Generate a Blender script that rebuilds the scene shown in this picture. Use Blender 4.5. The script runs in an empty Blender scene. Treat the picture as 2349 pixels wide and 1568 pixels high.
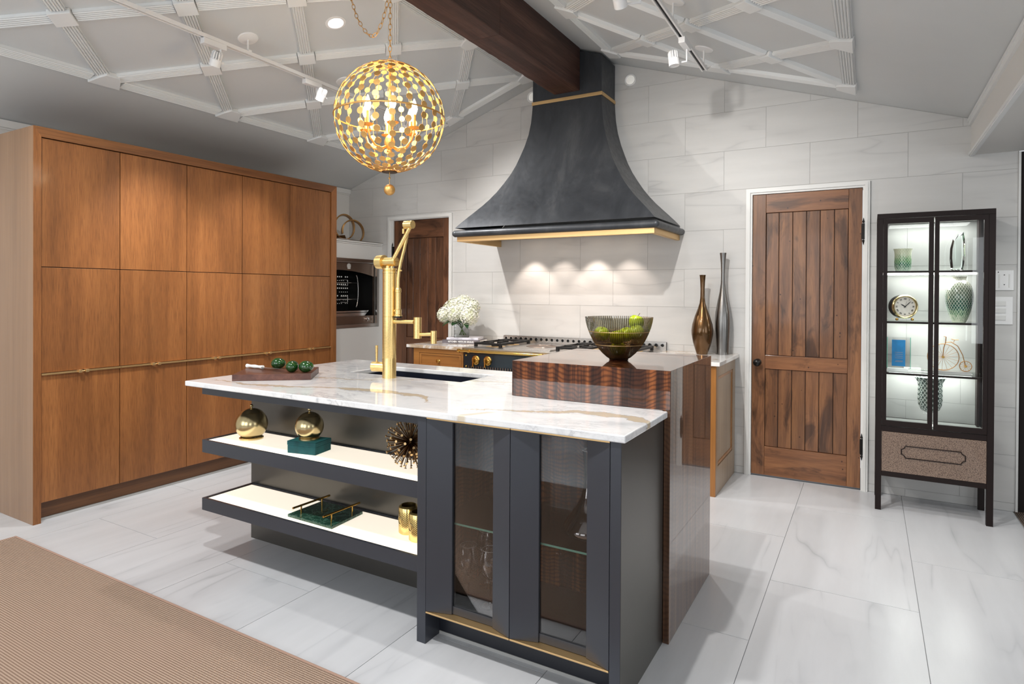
import bpy, bmesh, math, random
from math import sin, cos, pi, radians, sqrt, atan2
from mathutils import Vector, Matrix
from mathutils.geometry import tessellate_polygon
random.seed(7)
S = bpy.context.scene
COL = S.collection

# ------------------------------------------------------------------ camera, world, exposure
yaw, pit, rol = radians(29.962), radians(-0.3466), radians(0.3163)
CF = Vector((-sin(yaw)*cos(pit), cos(yaw)*cos(pit), sin(pit)))
CR = Vector((cos(yaw), sin(yaw), 0)); CU = CR.cross(CF)
cr = CR*cos(rol)+CU*sin(rol); cu = -CR*sin(rol)+CU*cos(rol)
cam = bpy.data.cameras.new('camera'); co = bpy.data.objects.new('camera', cam); COL.objects.link(co)
co.matrix_world = Matrix(((cr.x, cu.x, -CF.x, 0), (cr.y, cu.y, -CF.y, 0), (cr.z, cu.z, -CF.z, 1.36), (0, 0, 0, 1)))
cam.sensor_width = 36; cam.sensor_fit = 'HORIZONTAL'; cam.lens = 1422.42/2349*36
cam.shift_x = 0; cam.shift_y = -(784-680.09)/2349; cam.clip_start = 0.05; cam.clip_end = 60
S.camera = co
S.view_settings.view_transform = 'Standard'; S.view_settings.look = 'None'
S.view_settings.gamma = 1; S.view_settings.use_curve_mapping = False
S.view_settings.exposure = 0.10
W = bpy.data.worlds.new('world'); S.world = W; W.use_nodes = True
bg = W.node_tree.nodes['Background']; bg.inputs[0].default_value = (0.93, 0.96, 1, 1); bg.inputs[1].default_value = 0.7

def light(name, kind, loc, power, color=(1, 1, 1), aim=None, **kw):
    L = bpy.data.lights.new(name, kind); L.energy = power; L.color = color
    for k, v in kw.items(): setattr(L, k, v)
    o = bpy.data.objects.new(name, L); COL.objects.link(o); o.location = loc
    if aim is not None:
        o.rotation_euler = (Vector(aim)-Vector(loc)).to_track_quat('-Z', 'Y').to_euler()
    return o
# added fill lamps just inside the guessed, unseen rear and right-hand windows
for i, x in enumerate((-3.6, -1.4, 2.2)):
    light('window_daylight', 'AREA', (x, -2.93, 1.55), 36, (0.93, 0.97, 1), aim=(x, 2, 1.3), shape='RECTANGLE', size=1.6, size_y=1.9)
light('window_daylight', 'AREA', (2.93, 1.3, 1.5), 22, (0.93, 0.97, 1), aim=(-2, 1.5, 1.2), shape='RECTANGLE', size=2.2, size_y=1.8)
# spots of the two ceiling tracks (heads are built further down at the same places)
SPOTS = [((-3.42, 2.335, 2.70), (-4.25, 2.45, 1.2), 80, 56), ((-3.385, 3.12, 2.70), (-4.25, 3.15, 1.2), 64, 56),
         ((-3.30, 3.60, 2.70), (-2.0, 4.9, 0.6), 100, 118), ((-3.36, 4.03, 2.71), (-4.3, 4.8, 1.5), 14, 100),
         ((-1.04, 2.84, 2.72), (-1.2, 4.9, 0.7), 100, 118), ((-1.02, 3.70, 2.71), (-0.75, 3.75, 0.0), 34, 80),
         ((-0.93, 2.05, 2.72), (-0.1, 2.7, 0.0), 80, 115)]
for p, a, e, ang in SPOTS:
    light('track_spot_beam', 'SPOT', p, e*1.0, (1, 0.965, 0.92), aim=a, spot_size=radians(ang), spot_blend=0.9, shadow_soft_size=0.018)
# two built ceiling downlights, then two added overhead fill lamps without fittings
for p, a, e, ang in [((-3.015, 2.92, 3.07), (-3.0, 2.95, 0), 60, 130), ((0.95, 4.0, 2.24), (0.9, 4.1, 0), 22, 130),
                     ((-1.5, 0.9, 3.05), (-1.5, 1.4, 0), 150, 150), ((-3.2, 0.9, 2.9), (-3.3, 1.5, 0), 110, 150)]:
    light('downlight_beam', 'SPOT', p, e, (1, 0.98, 0.95), aim=a, spot_size=radians(ang), spot_blend=0.8, shadow_soft_size=0.05)

# ------------------------------------------------------------------ materials
def lin(c):
    return tuple(((x/255)/12.92 if x/255 <= 0.04045 else ((x/255+0.055)/1.055)**2.4) for x in c)+(1,)
class NT:
    def __init__(s, name):
        s.m = bpy.data.materials.new(name); s.m.use_nodes = True; s.t = s.m.node_tree
        s.b = s.t.nodes['Principled BSDF']; s.out = s.t.nodes['Material Output']
    def n(s, typ, **kw):
        x = s.t.nodes.new('ShaderNode'+typ)
        for k, v in kw.items():
            if k.startswith('i_'):
                key = k[2:]; key = int(key) if key.isdigit() else key.replace('_', ' ')
                x.inputs[key].default_value = v
            else: setattr(x, k, v)
        return x
    def l(s, a, b): s.t.links.new(a, b)
    def coord(s, scale=(1, 1, 1), rot=(0, 0, 0), rnd=0):
        tc = s.n('TexCoord'); mp = s.n('Mapping'); mp.inputs['Scale'].default_value = scale; mp.inputs['Rotation'].default_value = rot
        if rnd:
            oi = s.n('ObjectInfo'); vm = s.n('VectorMath', operation='SCALE'); cb = s.n('CombineXYZ')
            mu = s.n('Math', operation='MULTIPLY', i_1=7.31); s.l(oi.outputs['Random'], mu.inputs[0])
            s.l(oi.outputs['Random'], cb.inputs[0]); s.l(mu.outputs[0], cb.inputs[1]); s.l(oi.outputs['Random'], cb.inputs[2])
            s.l(cb.outputs[0], vm.inputs[0]); vm.inputs['Scale'].default_value = rnd
            ad = s.n('VectorMath', operation='ADD'); s.l(tc.outputs['Object'], ad.inputs[0]); s.l(vm.outputs[0], ad.inputs[1])
            s.l(ad.outputs[0], mp.inputs[0])
        else: s.l(tc.outputs['Object'], mp.inputs[0])
        return mp.outputs[0]
    def noise(s, vec, scale, detail=6, rough=0.55, dist=0):
        x = s.n('TexNoise', i_Scale=scale, i_Detail=detail, i_Roughness=rough, i_Distortion=dist); s.l(vec, x.inputs['Vector']); return x.outputs['Fac']
    def ramp(s, fac, stops):
        x = s.n('ValToRGB'); e = x.color_ramp.elements
        while len(e) < len(stops): e.new(0.5)
        for i, (p, c) in enumerate(stops):
            e[i].position = p; e[i].color = c if len(c) == 4 else tuple(c)+(1,)
        s.l(fac, x.inputs[0]); return x.outputs[0]
    def mix(s, a, b, fac, mode='MIX'):
        x = s.n('MixRGB', blend_type=mode)
        for v, k in ((fac, 0), (a, 1), (b, 2)):
            if isinstance(v, (float, int)): x.inputs[k].default_value = v
            elif isinstance(v, tuple): x.inputs[k].default_value = v
            else: s.l(v, x.inputs[k])
        return x.outputs[0]
    def math(s, op, a, b=None):
        x = s.n('Math', operation=op)
        for v, k in ((a, 0), (b, 1)):
            if v is None: continue
            if isinstance(v, (float, int)): x.inputs[k].default_value = v
            else: s.l(v, x.inputs[k])
        return x.outputs[0]
    def bump(s, h, strength=0.2, dist=0.002):
        x = s.n('Bump', i_Strength=strength, i_Distance=dist); s.l(h, x.inputs['Height']); s.l(x.outputs[0], s.b.inputs['Normal'])
    def base(s, c):
        if isinstance(c, tuple): s.b.inputs['Base Color'].default_value = c
        else: s.l(c, s.b.inputs['Base Color'])
    def p(s, **kw):
        for k, v in kw.items(): s.b.inputs[k.replace('_', ' ')].default_value = v
        return s
M = {}
def plain(name, c, rough=0.5, metal=0.0, coat=0.0, noise=0.0, nscale=8, emit=0, bump=0, bscale=200, spec=0.5, croug=0.05):
    t = NT(name); c = lin(c)
    if noise:
        v = t.coord(); f = t.noise(v, nscale, 5)
        t.base(t.ramp(f, [(0.3, tuple(x*(1-noise) for x in c[:3])), (0.7, tuple(min(1, x*(1+noise)) for x in c[:3]))]))
    else: t.base(c)
    t.p(Roughness=rough, Metallic=metal, Coat_Weight=coat, Coat_Roughness=croug, Specular_IOR_Level=spec)
    if bump: t.bump(t.noise(t.coord(), bscale, 3), bump, 0.001)
    if emit: t.p(Emission_Color=c, Emission_Strength=emit)
    M[name] = t.m; return t.m
plain('wall_paint', (222, 221, 218), 0.6)
plain('trim_white', (226, 226, 224), 0.4)
plain('rear_wall', (126, 122, 120), 0.7)
plain('ceiling_paint', (210, 213, 214), 0.55, noise=0.03, nscale=1.5)
plain('moulding_paint', (234, 236, 236), 0.4)
plain('grout', (176, 175, 173), 0.9)
plain('floor_grout', (158, 159, 162), 0.9)
plain('white_metal', (238, 238, 238), 0.35)
plain('black', (8, 8, 9), 0.5)
plain('black_iron', (22, 20, 20), 0.45, metal=0.3)
plain('island_paint', (54, 57, 65), 0.33, noise=0.03, nscale=3)
plain('island_side_metal', (98, 95, 91), 0.34, metal=0.8, noise=0.04, nscale=2)  # lighter copy of the island paint; shelf glow and side light in its colour
plain('toe_dark', (30, 32, 40), 0.4)
plain('brass', (214, 168, 88), 0.24, metal=1, noise=0.06, nscale=10)
plain('brass_polished', (235, 195, 110), 0.12, metal=1)
plain('brass_pale', (224, 190, 138), 0.45, metal=1)
plain('old_brass', (204, 186, 142), 0.24, metal=1, noise=0.15, nscale=6)
plain('gold_leaf', (222, 176, 108), 0.45, metal=0.9, noise=0.12, nscale=30)
plain('bronze', (100, 72, 42), 0.26, metal=0.85, coat=0.5, noise=0.08, nscale=6)
plain('bronze_dark', (104, 76, 48), 0.35, metal=1)
plain('ring_bronze', (170, 128, 78), 0.3, metal=1)
plain('steel', (196, 192, 188), 0.28, metal=1, noise=0.05, nscale=6)
plain('steel_brown', (150, 132, 120), 0.3, metal=0.95, noise=0.08, nscale=4)
plain('steel_bright', (225, 225, 225), 0.16, metal=1)
plain('enamel_blue', (14, 34, 44), 0.22, coat=0.6, bump=0.15, bscale=60)
plain('dark_brown_metal', (24, 12, 10), 0.5, spec=0.25)
plain('cabinet_floor', (110, 112, 110), 0.35)
plain('sink_dark', (24, 28, 42), 0.35)
plain('knife_white', (240, 240, 238), 0.3)
plain('dark_wall', (16, 6, 6), 0.8)
plain('paper', (232, 230, 228), 0.7)
plain('book_white', (226, 224, 234), 0.35)
plain('book_dark', (96, 88, 92), 0.3, noise=0.35, nscale=18)
plain('text_white', (245, 245, 245), 0.5)
plain('text_dark', (40, 40, 40), 0.6)
plain('text_grey', (150, 150, 158), 0.6)
plain('clock_face', (226, 218, 210), 0.6, noise=0.06, nscale=50)
plain('award_blue', (30, 128, 190), 0.3, noise=0.15, nscale=20)
plain('stem_green', (84, 116, 40), 0.5)
plain('leaf_green', (22, 62, 26), 0.4)
plain('apple_green', (168, 186, 34), 0.25, coat=0.4, noise=0.15, nscale=12)
plain('knob_black', (16, 14, 14), 0.3, metal=0.2)
plain('rust_gold', (170, 122, 70), 0.4, metal=0.7, noise=0.3, nscale=60)
plain('lamp_lens', (255, 250, 240), 0.3, emit=14)
plain('lens_off', (236, 234, 228), 0.3, emit=0.25)
plain('bulb', (255, 226, 176), 0.3, emit=55)
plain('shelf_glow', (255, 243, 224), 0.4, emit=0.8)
plain('hood_lamp', (255, 232, 205), 0.3, emit=10)
plain('cabinet_strip', (255, 255, 246), 0.3, emit=5)
plain('red_brown_edge', (46, 18, 10), 0.25, coat=0.8)

def brushed(name, c, rough, axis=2):
    t = NT(name); sc = [90, 90, 90]; sc[axis] = 1.5
    f = t.noise(t.coord(tuple(sc)), 3, 4); c = lin(c)
    t.base(t.ramp(f, [(0.25, tuple(x*0.8 for x in c[:3])), (0.75, tuple(min(1, x*1.15) for x in c[:3]))]))
    t.p(Roughness=rough, Metallic=1); t.bump(f, 0.08, 0.0005); M[name] = t.m
brushed('silver_vase', (138, 136, 134), 0.3)
brushed('faucet_brass', (238, 208, 142), 0.34, 0)

def wood(name, cols, axis=2, scale=14, stretch=0.05, rough=0.4, coat=0.0, bump=0.15, pores=0.25, blotch=0.35, rnd=0.0, croug=0.1, big=1.0, pst=0.6, pfreq=0):
    t = NT(name); sc = [1, 1, 1]; sc[axis] = stretch
    v = t.coord(tuple(sc), rnd=rnd)
    a = t.noise(v, scale, 8, 0.62, 0.3); col = t.ramp(a, [(0.25, lin(cols[0])), (0.5, lin(cols[1])), (0.75, lin(cols[2]))])
    sc2 = [1, 1, 1]; sc2[axis] = stretch*pst
    f = t.noise(t.coord(tuple(sc2), rnd=rnd), pfreq or scale*14, 3, 0.6)
    pr = t.ramp(f, [(0.33, (1-pores, 1-pores*1.05, 1-pores*1.1)), (0.55, (1, 1, 1))])
    col = t.mix(col, pr, 1.0, 'MULTIPLY')
    sc3 = [2.2*big]*3; sc3[axis] = 0.5*big
    g = t.noise(t.coord(tuple(sc3), rnd=rnd), 1.6, 3)
    gl = t.ramp(g, [(0.3, (1-blotch,)*3), (0.62, (1, 1, 1)), (0.8, (1.12, 1.12, 1.12))])
    col = t.mix(col, gl, 1.0, 'MULTIPLY'); t.base(col)
    t.p(Roughness=rough, Coat_Weight=coat, Coat_Roughness=croug)
    t.bump(f, bump, 0.0008); M[name] = t.m; return t
OAK = [(120, 74, 38), (146, 92, 48), (170, 112, 62)]
wood('oak_z', OAK, 2, 9, 0.045, 0.45, 0.1, pores=0.34, blotch=0.24, rnd=3, pst=0.8, pfreq=300)
wood('oak_y', [(108, 66, 36), (134, 86, 48), (156, 104, 60)], 1, 10, 0.04, 0.42, 0.15, pores=0.3, blotch=0.2)
wood('oak_gable', [(134, 98, 68), (152, 114, 80), (168, 130, 96)], 2, 9, 0.02, 0.3, 0.4, pores=0.16, blotch=0.14, pfreq=260)
wood('oak_base_dark', [(84, 52, 28), (104, 66, 36), (118, 78, 44)], 1, 12, 0.04, 0.45, 0.1)
wood('honey_z', [(140, 92, 44), (164, 110, 56), (180, 126, 68)], 2, 10, 0.04, 0.35, 0.3, pores=0.15, blotch=0.15)
wood('honey_x', [(140, 92, 44), (164, 110, 56), (180, 126, 68)], 0, 10, 0.04, 0.35, 0.3, pores=0.15, blotch=0.15)
wood('side_panel_wood', [(140, 118, 94), (158, 134, 108), (170, 146, 120)], 2, 10, 0.04, 0.35, 0.2, pores=0.12, blotch=0.12)
wood('board_walnut', [(70, 40, 34), (92, 56, 46), (116, 76, 62)], 0, 26, 0.08, 0.4, 0.1, pores=0.2)
wood('beam_wood', [(58, 36, 29), (84, 54, 44), (116, 82, 68)], 1, 14, 0.05, 0.6, 0.0, bump=0.7, pores=0.45, blotch=0.4)
def plank_mat(name, cols, axis, rnd=40):
    t = wood(name, cols, axis, 16, 0.07, 0.42, 0.2, 0.25, 0.25, 0.25, rnd=rnd)
    # dark weathered streaks and knots, nail holes
    v = t.coord(tuple(3.0 if i != axis else 0.9 for i in range(3)), rnd=rnd)
    f = t.noise(v, 2.6, 4, 0.6, 0.8)
    s = t.ramp(f, [(0.54, (1, 1, 1)), (0.66, (0.40, 0.38, 0.38))])
    vo = t.n('TexVoronoi', i_Scale=13.0); t.l(t.coord((1, 1, 0.8), rnd=rnd), vo.inputs['Vector'])
    h = t.ramp(vo.outputs['Distance'], [(0.045, (0.25, 0.2, 0.18)), (0.075, (1, 1, 1))])
    src = t.b.inputs['Base Color'].links[0].from_socket
    t.base(t.mix(t.mix(src, s, 1.0, 'MULTIPLY'), h, 1.0, 'MULTIPLY')); return t
plank_mat('door_plank', [(88, 58, 38), (132, 88, 57), (170, 118, 76)], 2)
plank_mat('door_rail', [(94, 60, 38), (138, 90, 57), (168, 114, 72)], 0)
plank_mat('door2_plank', [(72, 46, 32), (104, 68, 46), (134, 88, 60)], 2)
plank_mat('door2_rail', [(72, 46, 32), (104, 68, 46), (134, 88, 60)], 0)

def veneer(name, cols, k=0.85):
    t = NT(name)
    v = t.coord((1, 1, 0.035)); a = t.noise(v, 34, 6, 0.6)
    col = t.ramp(a, [(0.3, lin(cols[0])), (0.5, lin(cols[1])), (0.68, lin(cols[2]))])
    # rippled cross figure
    w = t.n('TexWave', wave_type='BANDS', bands_direction='Z', i_Scale=17.0, i_Distortion=2.5, i_Detail=2.0)
    w.inputs['Detail Scale'].default_value = 0.6
    vd = t.n('VectorMath', operation='ADD'); nz = t.n('TexNoise', i_Scale=4.0, i_Detail=3.0); t.l(t.coord((1, 1, 0.6)), nz.inputs['Vector'])
    sc_ = t.n('VectorMath', operation='SCALE'); sc_.inputs['Scale'].default_value = 0.22; t.l(nz.outputs['Color'], sc_.inputs[0]); t.l(t.coord((1, 1, 1)), vd.inputs[0]); t.l(sc_.outputs[0], vd.inputs[1]); t.l(vd.outputs[0], w.inputs['Vector'])
    r = t.ramp(w.outputs['Fac'], [(0.0, (0.42, 0.36, 0.34)), (0.55, (1, 1, 1)), (1, (1.15, 1.1, 1.05))])
    t.base(t.mix(col, r, k, 'MULTIPLY')); t.p(Roughness=0.3, Coat_Weight=1.0, Coat_Roughness=0.012, Coat_IOR=1.5, Specular_IOR_Level=0.2)
    M[name] = t.m
veneer('veneer', [(24, 12, 7), (72, 38, 20), (136, 80, 42)])
veneer('veneer_side', [(52, 34, 22), (88, 60, 42), (116, 84, 60)], 0.35)  # browner side veneer, greyed and flattened by floor reflections put into its colour

def stone(name, base, vein, axis, scale=1.0, amt=0.25, rough=0.18, rnd=9):
    # long soft veins running along one axis, slightly slanted
    t = NT(name); sc = [1, 1, 1]; sc[axis] = 0.14
    rot = (0, 0, 0.16) if axis != 0 else (0, 0.05, 0)
    v = t.coord(tuple(sc), rot, rnd)
    n1 = t.noise(v, 2.6*scale, 3, 0.5, 0.35)
    d = t.math('ABSOLUTE', t.math('SUBTRACT', n1, 0.5))
    r1 = t.ramp(d, [(0.0, (1, 1, 1)), (0.005, (0.45, 0.45, 0.45)), (0.022, (0.08, 0.08, 0.08)), (0.06, (0, 0, 0))])
    m = t.noise(t.coord((1, 1, 1), rnd=rnd), 2.2, 2)
    msk = t.ramp(m, [(0.42, (0, 0, 0)), (0.65, (1, 1, 1))])
    n2 = t.noise(v, 9*scale, 5, 0.6); cl = t.ramp(n2, [(0.35, tuple(x*0.93 for x in lin(base)[:3])), (0.7, lin(base))])
    c = t.mix(cl, lin(vein), t.math('MULTIPLY', t.math('MULTIPLY', r1, msk), amt))
    t.base(c); t.p(Roughness=rough, Specular_IOR_Level=0.4); M[name] = t.m
stone('wall_tile', (208, 207, 205), (150, 150, 152), 0, 1.2, 0.4, 0.45)
stone('floor_tile', (207, 209, 213), (124, 128, 136), 1, 1.0, 0.36, 0.26)

def marble():
    t = NT('marble'); tc = t.n('TexCoord'); sx = t.n('SeparateXYZ'); t.l(tc.outputs['Object'], sx.inputs[0])
    X, Y = sx.outputs[0], sx.outputs[1]      # object origin is the slab's front-left corner
    v = t.coord((1, 1, 1)); wob = t.noise(v, 9, 6, 0.65); wob2 = t.noise(v, 2.5, 4, 0.6)
    def fc(pts):
        n = t.n('FloatCurve'); cm = n.mapping; c = cm.curves[0]
        c.points[0].location = pts[0]; c.points[1].location = pts[-1]
        for p in pts[1:-1]: c.points.new(*p)
        cm.update(); xin = t.math('DIVIDE', X, 2.4); t.l(xin, n.inputs['Value']); return n.outputs[0]
    col = t.ramp(t.noise(v, 5, 6, 0.6, 1.0), [(0.25, lin((206, 208, 212))), (0.42, lin((232, 233, 235))), (0.7, lin((242, 242, 242)))])
    # grey hair veins
    vd = t.n('VectorMath', operation='ADD'); nz = t.n('TexNoise', i_Scale=2.0, i_Detail=5.0); t.l(v, nz.inputs['Vector'])
    t.l(t.coord((1, 2.2, 1), (0, 0, 0.25)), vd.inputs[0]); t.l(nz.outputs['Color'], vd.inputs[1])
    g = t.math('ABSOLUTE', t.math('SUBTRACT', t.noise(vd.outputs[0], 2.6, 7, 0.68, 0.4), 0.5))
    gv = t.ramp(g, [(0, (1, 1, 1)), (0.018, (0.35, 0.35, 0.35)), (0.07, (0, 0, 0))])
    gm = t.ramp(t.noise(v, 1.7, 2), [(0.42, (0, 0, 0)), (0.6, (1, 1, 1))])
    col = t.mix(col, lin((112, 114, 122)), t.math('MULTIPLY', t.math('MULTIPLY', gv, gm), 0.42))
    def vein(col, fpts, wpts, c1, edge):
        f = fc(fpts); w = fc(wpts)
        off = t.math('MULTIPLY', t.math('SUBTRACT', wob, 0.5), 0.14)
        d = t.math('ABSOLUTE', t.math('SUBTRACT', t.math('ADD', Y, off), f))
        q = t.math('DIVIDE', d, t.math('ADD', w, 0.0004))
        body = t.ramp(q, [(0.0, (1, 1, 1)), (0.85, (1, 1, 1)), (1.0, (0, 0, 0))])
        rim = t.ramp(t.math('ABSOLUTE', t.math('SUBTRACT', q, 1.0)), [(0, (1, 1, 1)), (0.16, (0, 0, 0))])
        on = t.ramp(w, [(0.0015, (0, 0, 0)), (0.004, (1, 1, 1))])
        col = t.mix(col, lin(c1), t.math('MULTIPLY', t.math('MULTIPLY', body, on), 0.8))
        return t.mix(col, lin(edge), t.math('MULTIPLY', t.math('MULTIPLY', rim, on), 0.55))
    # golden bands (distance from the front edge against distance along the slab)
    col = vein(col, [(0, 0.12), (0.18, 0.10), (0.36, 0.24), (0.52, 0.26), (0.66, 0.12), (0.78, 0.20), (0.90, 0.30), (1, 0.16)],
               [(0, 0), (0.1, 0.008), (0.2, 0.02), (0.34, 0.012), (0.42, 0.034), (0.52, 0.02), (0.62, 0.0), (0.70, 0.004), (0.8, 0.02), (0.92, 0.03), (1, 0.02)], (196, 176, 142), (120, 104, 88))
    col = vein(col, [(0, 0.4), (0.3, 0.5), (0.45, 0.72), (0.7, 0.86), (1, 0.9)],
               [(0, 0.008), (0.2, 0.014), (0.4, 0.006), (0.6, 0.012), (0.8, 0), (1, 0)], (206, 194, 172), (130, 122, 114))
    # one band turning down over the front edge
    q = t.math('ABSOLUTE', t.math('ADD', t.math('SUBTRACT', X, 1.70), t.math('MULTIPLY', Y, -0.55)))
    b = t.ramp(t.math('ADD', q, t.math('MULTIPLY', t.math('SUBTRACT', wob, 0.5), 0.03)), [(0.012, (1, 1, 1)), (0.022, (0, 0, 0))])
    ym = t.ramp(Y, [(0.10, (1, 1, 1)), (0.13, (0, 0, 0))])
    col = t.mix(col, lin((206, 190, 160)), t.math('MULTIPLY', t.math('MULTIPLY', b, ym), 0.7))
    t.base(col); t.p(Roughness=0.07, Coat_Weight=0.3); M['marble'] = t.m
marble()
def marble2():
    t = NT('counter_stone'); v = t.coord()
    a = t.noise(v, 4, 5, 0.6, 1.2)
    t.base(t.ramp(a, [(0.36, lin((170, 150, 128))), (0.46, lin((190, 172, 150))), (0.52, lin((226, 224, 222))), (0.7, lin((236, 235, 234)))]))
    t.p(Roughness=0.08); M['counter_stone'] = t.m
marble2()
def zinc():
    t = NT('zinc'); v = t.coord((1, 1, 0.35)); a = t.noise(v, 3.2, 8, 0.68, 0.6); b = t.noise(t.coord(), 26, 5)
    c = t.ramp(a, [(0.3, lin((50, 53, 58))), (0.55, lin((68, 71, 76))), (0.75, lin((92, 94, 97)))])
    t.base(c); t.l(t.ramp(b, [(0.2, (0.34,)*3), (0.8, (0.5,)*3)]), t.b.inputs['Roughness']); t.p(Metallic=0.45); t.bump(b, 0.05, 0.001); M['zinc'] = t.m
zinc()
def rug_mat():
    t = NT('rug'); tc = t.n('TexCoord'); sx = t.n('SeparateXYZ'); t.l(tc.outputs['Object'], sx.inputs[0])
    yy = t.math('MULTIPLY', sx.outputs[1], 2*pi/0.0092); row = t.math('SINE', yy)
    rid = t.math('FLOOR', t.math('DIVIDE', sx.outputs[1], 0.0092))
    sk = t.math('ADD', t.math('MULTIPLY', sx.outputs[1], 0.8), t.math('MULTIPLY', rid, 0.0037))
    xx = t.math('SINE', t.math('MULTIPLY', t.math('ADD', sx.outputs[0], sk), 2*pi/0.0058))
    h = t.math('ADD', t.math('MULTIPLY', row, 0.5), t.math('MULTIPLY', xx, 0.42))
    n = t.noise(t.coord(), 900, 2)
    c = t.ramp(t.math('ADD', t.math('MULTIPLY', h, 0.5), 0.5), [(0.06, lin((92, 66, 58))), (0.25, lin((146, 118, 102))), (0.5, lin((194, 168, 148))), (0.95, lin((222, 200, 180)))])
    c = t.mix(c, t.ramp(n, [(0.3, (0.8, 0.8, 0.8)), (0.7, (1.1, 1.1, 1.1))]), 0.8, 'MULTIPLY')
    t.base(c); t.p(Roughness=0.95, Specular_IOR_Level=0.1); t.bump(h, 0.8, 0.004); M['rug'] = t.m
rug_mat()
plain('rug_binding', (168, 138, 122), 0.9)
def carpet():
    t = NT('dark_carpet'); w = t.n('TexWave', wave_type='BANDS', bands_direction='X', i_Scale=30.0, i_Distortion=1.0); t.l(t.coord(), w.inputs['Vector'])
    t.base(t.ramp(w.outputs['Fac'], [(0.2, lin((44, 32, 26))), (0.8, lin((120, 104, 92)))])); t.p(Roughness=0.95); M['dark_carpet'] = t.m
carpet()
def shagreen():
    t = NT('shagreen'); vo = t.n('TexVoronoi', i_Scale=230.0); t.l(t.coord(), vo.inputs['Vector'])
    t.base(t.ramp(vo.outputs['Distance'], [(0.15, lin((150, 128, 112))), (0.55, lin((112, 92, 78))), (0.8, lin((70, 54, 46)))]))
    t.p(Roughness=0.35, Coat_Weight=0.3); t.bump(vo.outputs['Distance'], 0.5, 0.001); M['shagreen'] = t.m
shagreen()
def velvet(name, c, c2, sc=20):
    t = NT(name); a = t.noise(t.coord(), sc, 5, 0.6)
    t.base(t.ramp(a, [(0.3, lin(c)), (0.7, lin(c2))])); t.p(Roughness=0.8, Sheen_Weight=0.8, Sheen_Roughness=0.4); t.p(Sheen_Tint=lin((90, 190, 190))); M[name] = t.m
velvet('teal_velvet', (2, 50, 56), (8, 84, 88))
def green_marble():
    t = NT('green_marble'); a = t.noise(t.coord(), 60, 8, 0.7, 1.5); d = t.math('ABSOLUTE', t.math('SUBTRACT', t.noise(t.coord(), 14, 7, 0.7, 1.0), 0.5))
    c = t.ramp(a, [(0.3, lin((8, 40, 30))), (0.6, lin((24, 72, 56))), (0.8, lin((70, 120, 100)))])
    t.base(t.mix(c, lin((150, 190, 172)), t.math('MULTIPLY', t.ramp(d, [(0, (1, 1, 1)), (0.02, (0, 0, 0))]), 0.35))); t.p(Roughness=0.2); M['green_marble'] = t.m
green_marble()
def avocado():
    t = NT('avocado'); a = t.noise(t.coord(), 60, 4)
    t.base(t.ramp(a, [(0.3, lin((10, 46, 12))), (0.65, lin((20, 72, 18))), (0.85, lin((52, 104, 32)))])); t.p(Roughness=0.14, Coat_Weight=0.6); t.bump(t.noise(t.coord(), 150, 2), 0.15, 0.001); M['avocado'] = t.m
avocado()
def perforated():
    t = NT('perforated_gold'); tc = t.n('TexCoord'); sx = t.n('SeparateXYZ'); t.l(tc.outputs['Object'], sx.inputs[0])
    an = t.math('MULTIPLY', t.math('ARCTAN2', sx.outputs[1], sx.outputs[0]), 24.0)
    zz = t.math('MULTIPLY', sx.outputs[2], 2*pi/0.0085)
    k = t.math('MULTIPLY', t.math('SINE', an), t.math('SINE', zz))
    zm = t.math('MULTIPLY', t.math('GREATER_THAN', sx.outputs[2], 0.032), t.math('LESS_THAN', sx.outputs[2], 0.098))
    h = t.math('MULTIPLY', t.math('GREATER_THAN', k, 0.35), zm)
    t.base(t.mix(lin((240, 212, 140)), lin((130, 96, 40)), h)); t.p(Roughness=0.22, Metallic=1); t.bump(h, -0.6, 0.002); M['perforated_gold'] = t.m
perforated()
def mosaic(name, n, dz, cols, z0=0.0):
    t = NT(name); tc = t.n('TexCoord'); sx = t.n('SeparateXYZ'); t.l(tc.outputs['Object'], sx.inputs[0])
    an = t.math('MULTIPLY', t.math('ARCTAN2', sx.outputs[1], sx.outputs[0]), n/2.0)
    zz = t.math('MULTIPLY', sx.outputs[2], pi/dz)
    a = t.math('ABSOLUTE', t.math('SINE', t.math('ADD', an, zz))); b = t.math('ABSOLUTE', t.math('SINE', t.math('SUBTRACT', an, zz)))
    ln = t.math('LESS_THAN', t.math('MINIMUM', a, b), 0.2)
    g = t.ramp(t.math('ADD', t.math('DIVIDE', sx.outputs[2], z0), t.math('MULTIPLY', t.math('SUBTRACT', t.noise(t.coord(), 60, 2), 0.5), 0.5)), [(p, lin(c)) for p, c in cols])
    t.base(t.mix(g, lin((236, 238, 226)), ln)); t.p(Roughness=0.12, Transmission_Weight=0.15); t.bump(ln, -0.3, 0.001); M[name] = t.m
mosaic('mosaic_cup', 20, 0.021, [(0.05, (210, 230, 210)), (0.3, (20, 110, 80)), (0.55, (90, 150, 90)), (0.9, (215, 220, 190))], 0.13)
mosaic('mosaic_vase', 26, 0.026, [(0.03, (225, 230, 205)), (0.2, (120, 160, 120)), (0.34, (20, 90, 76)), (0.6, (84, 104, 86)), (0.95, (140, 140, 124))], 0.27)

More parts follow.
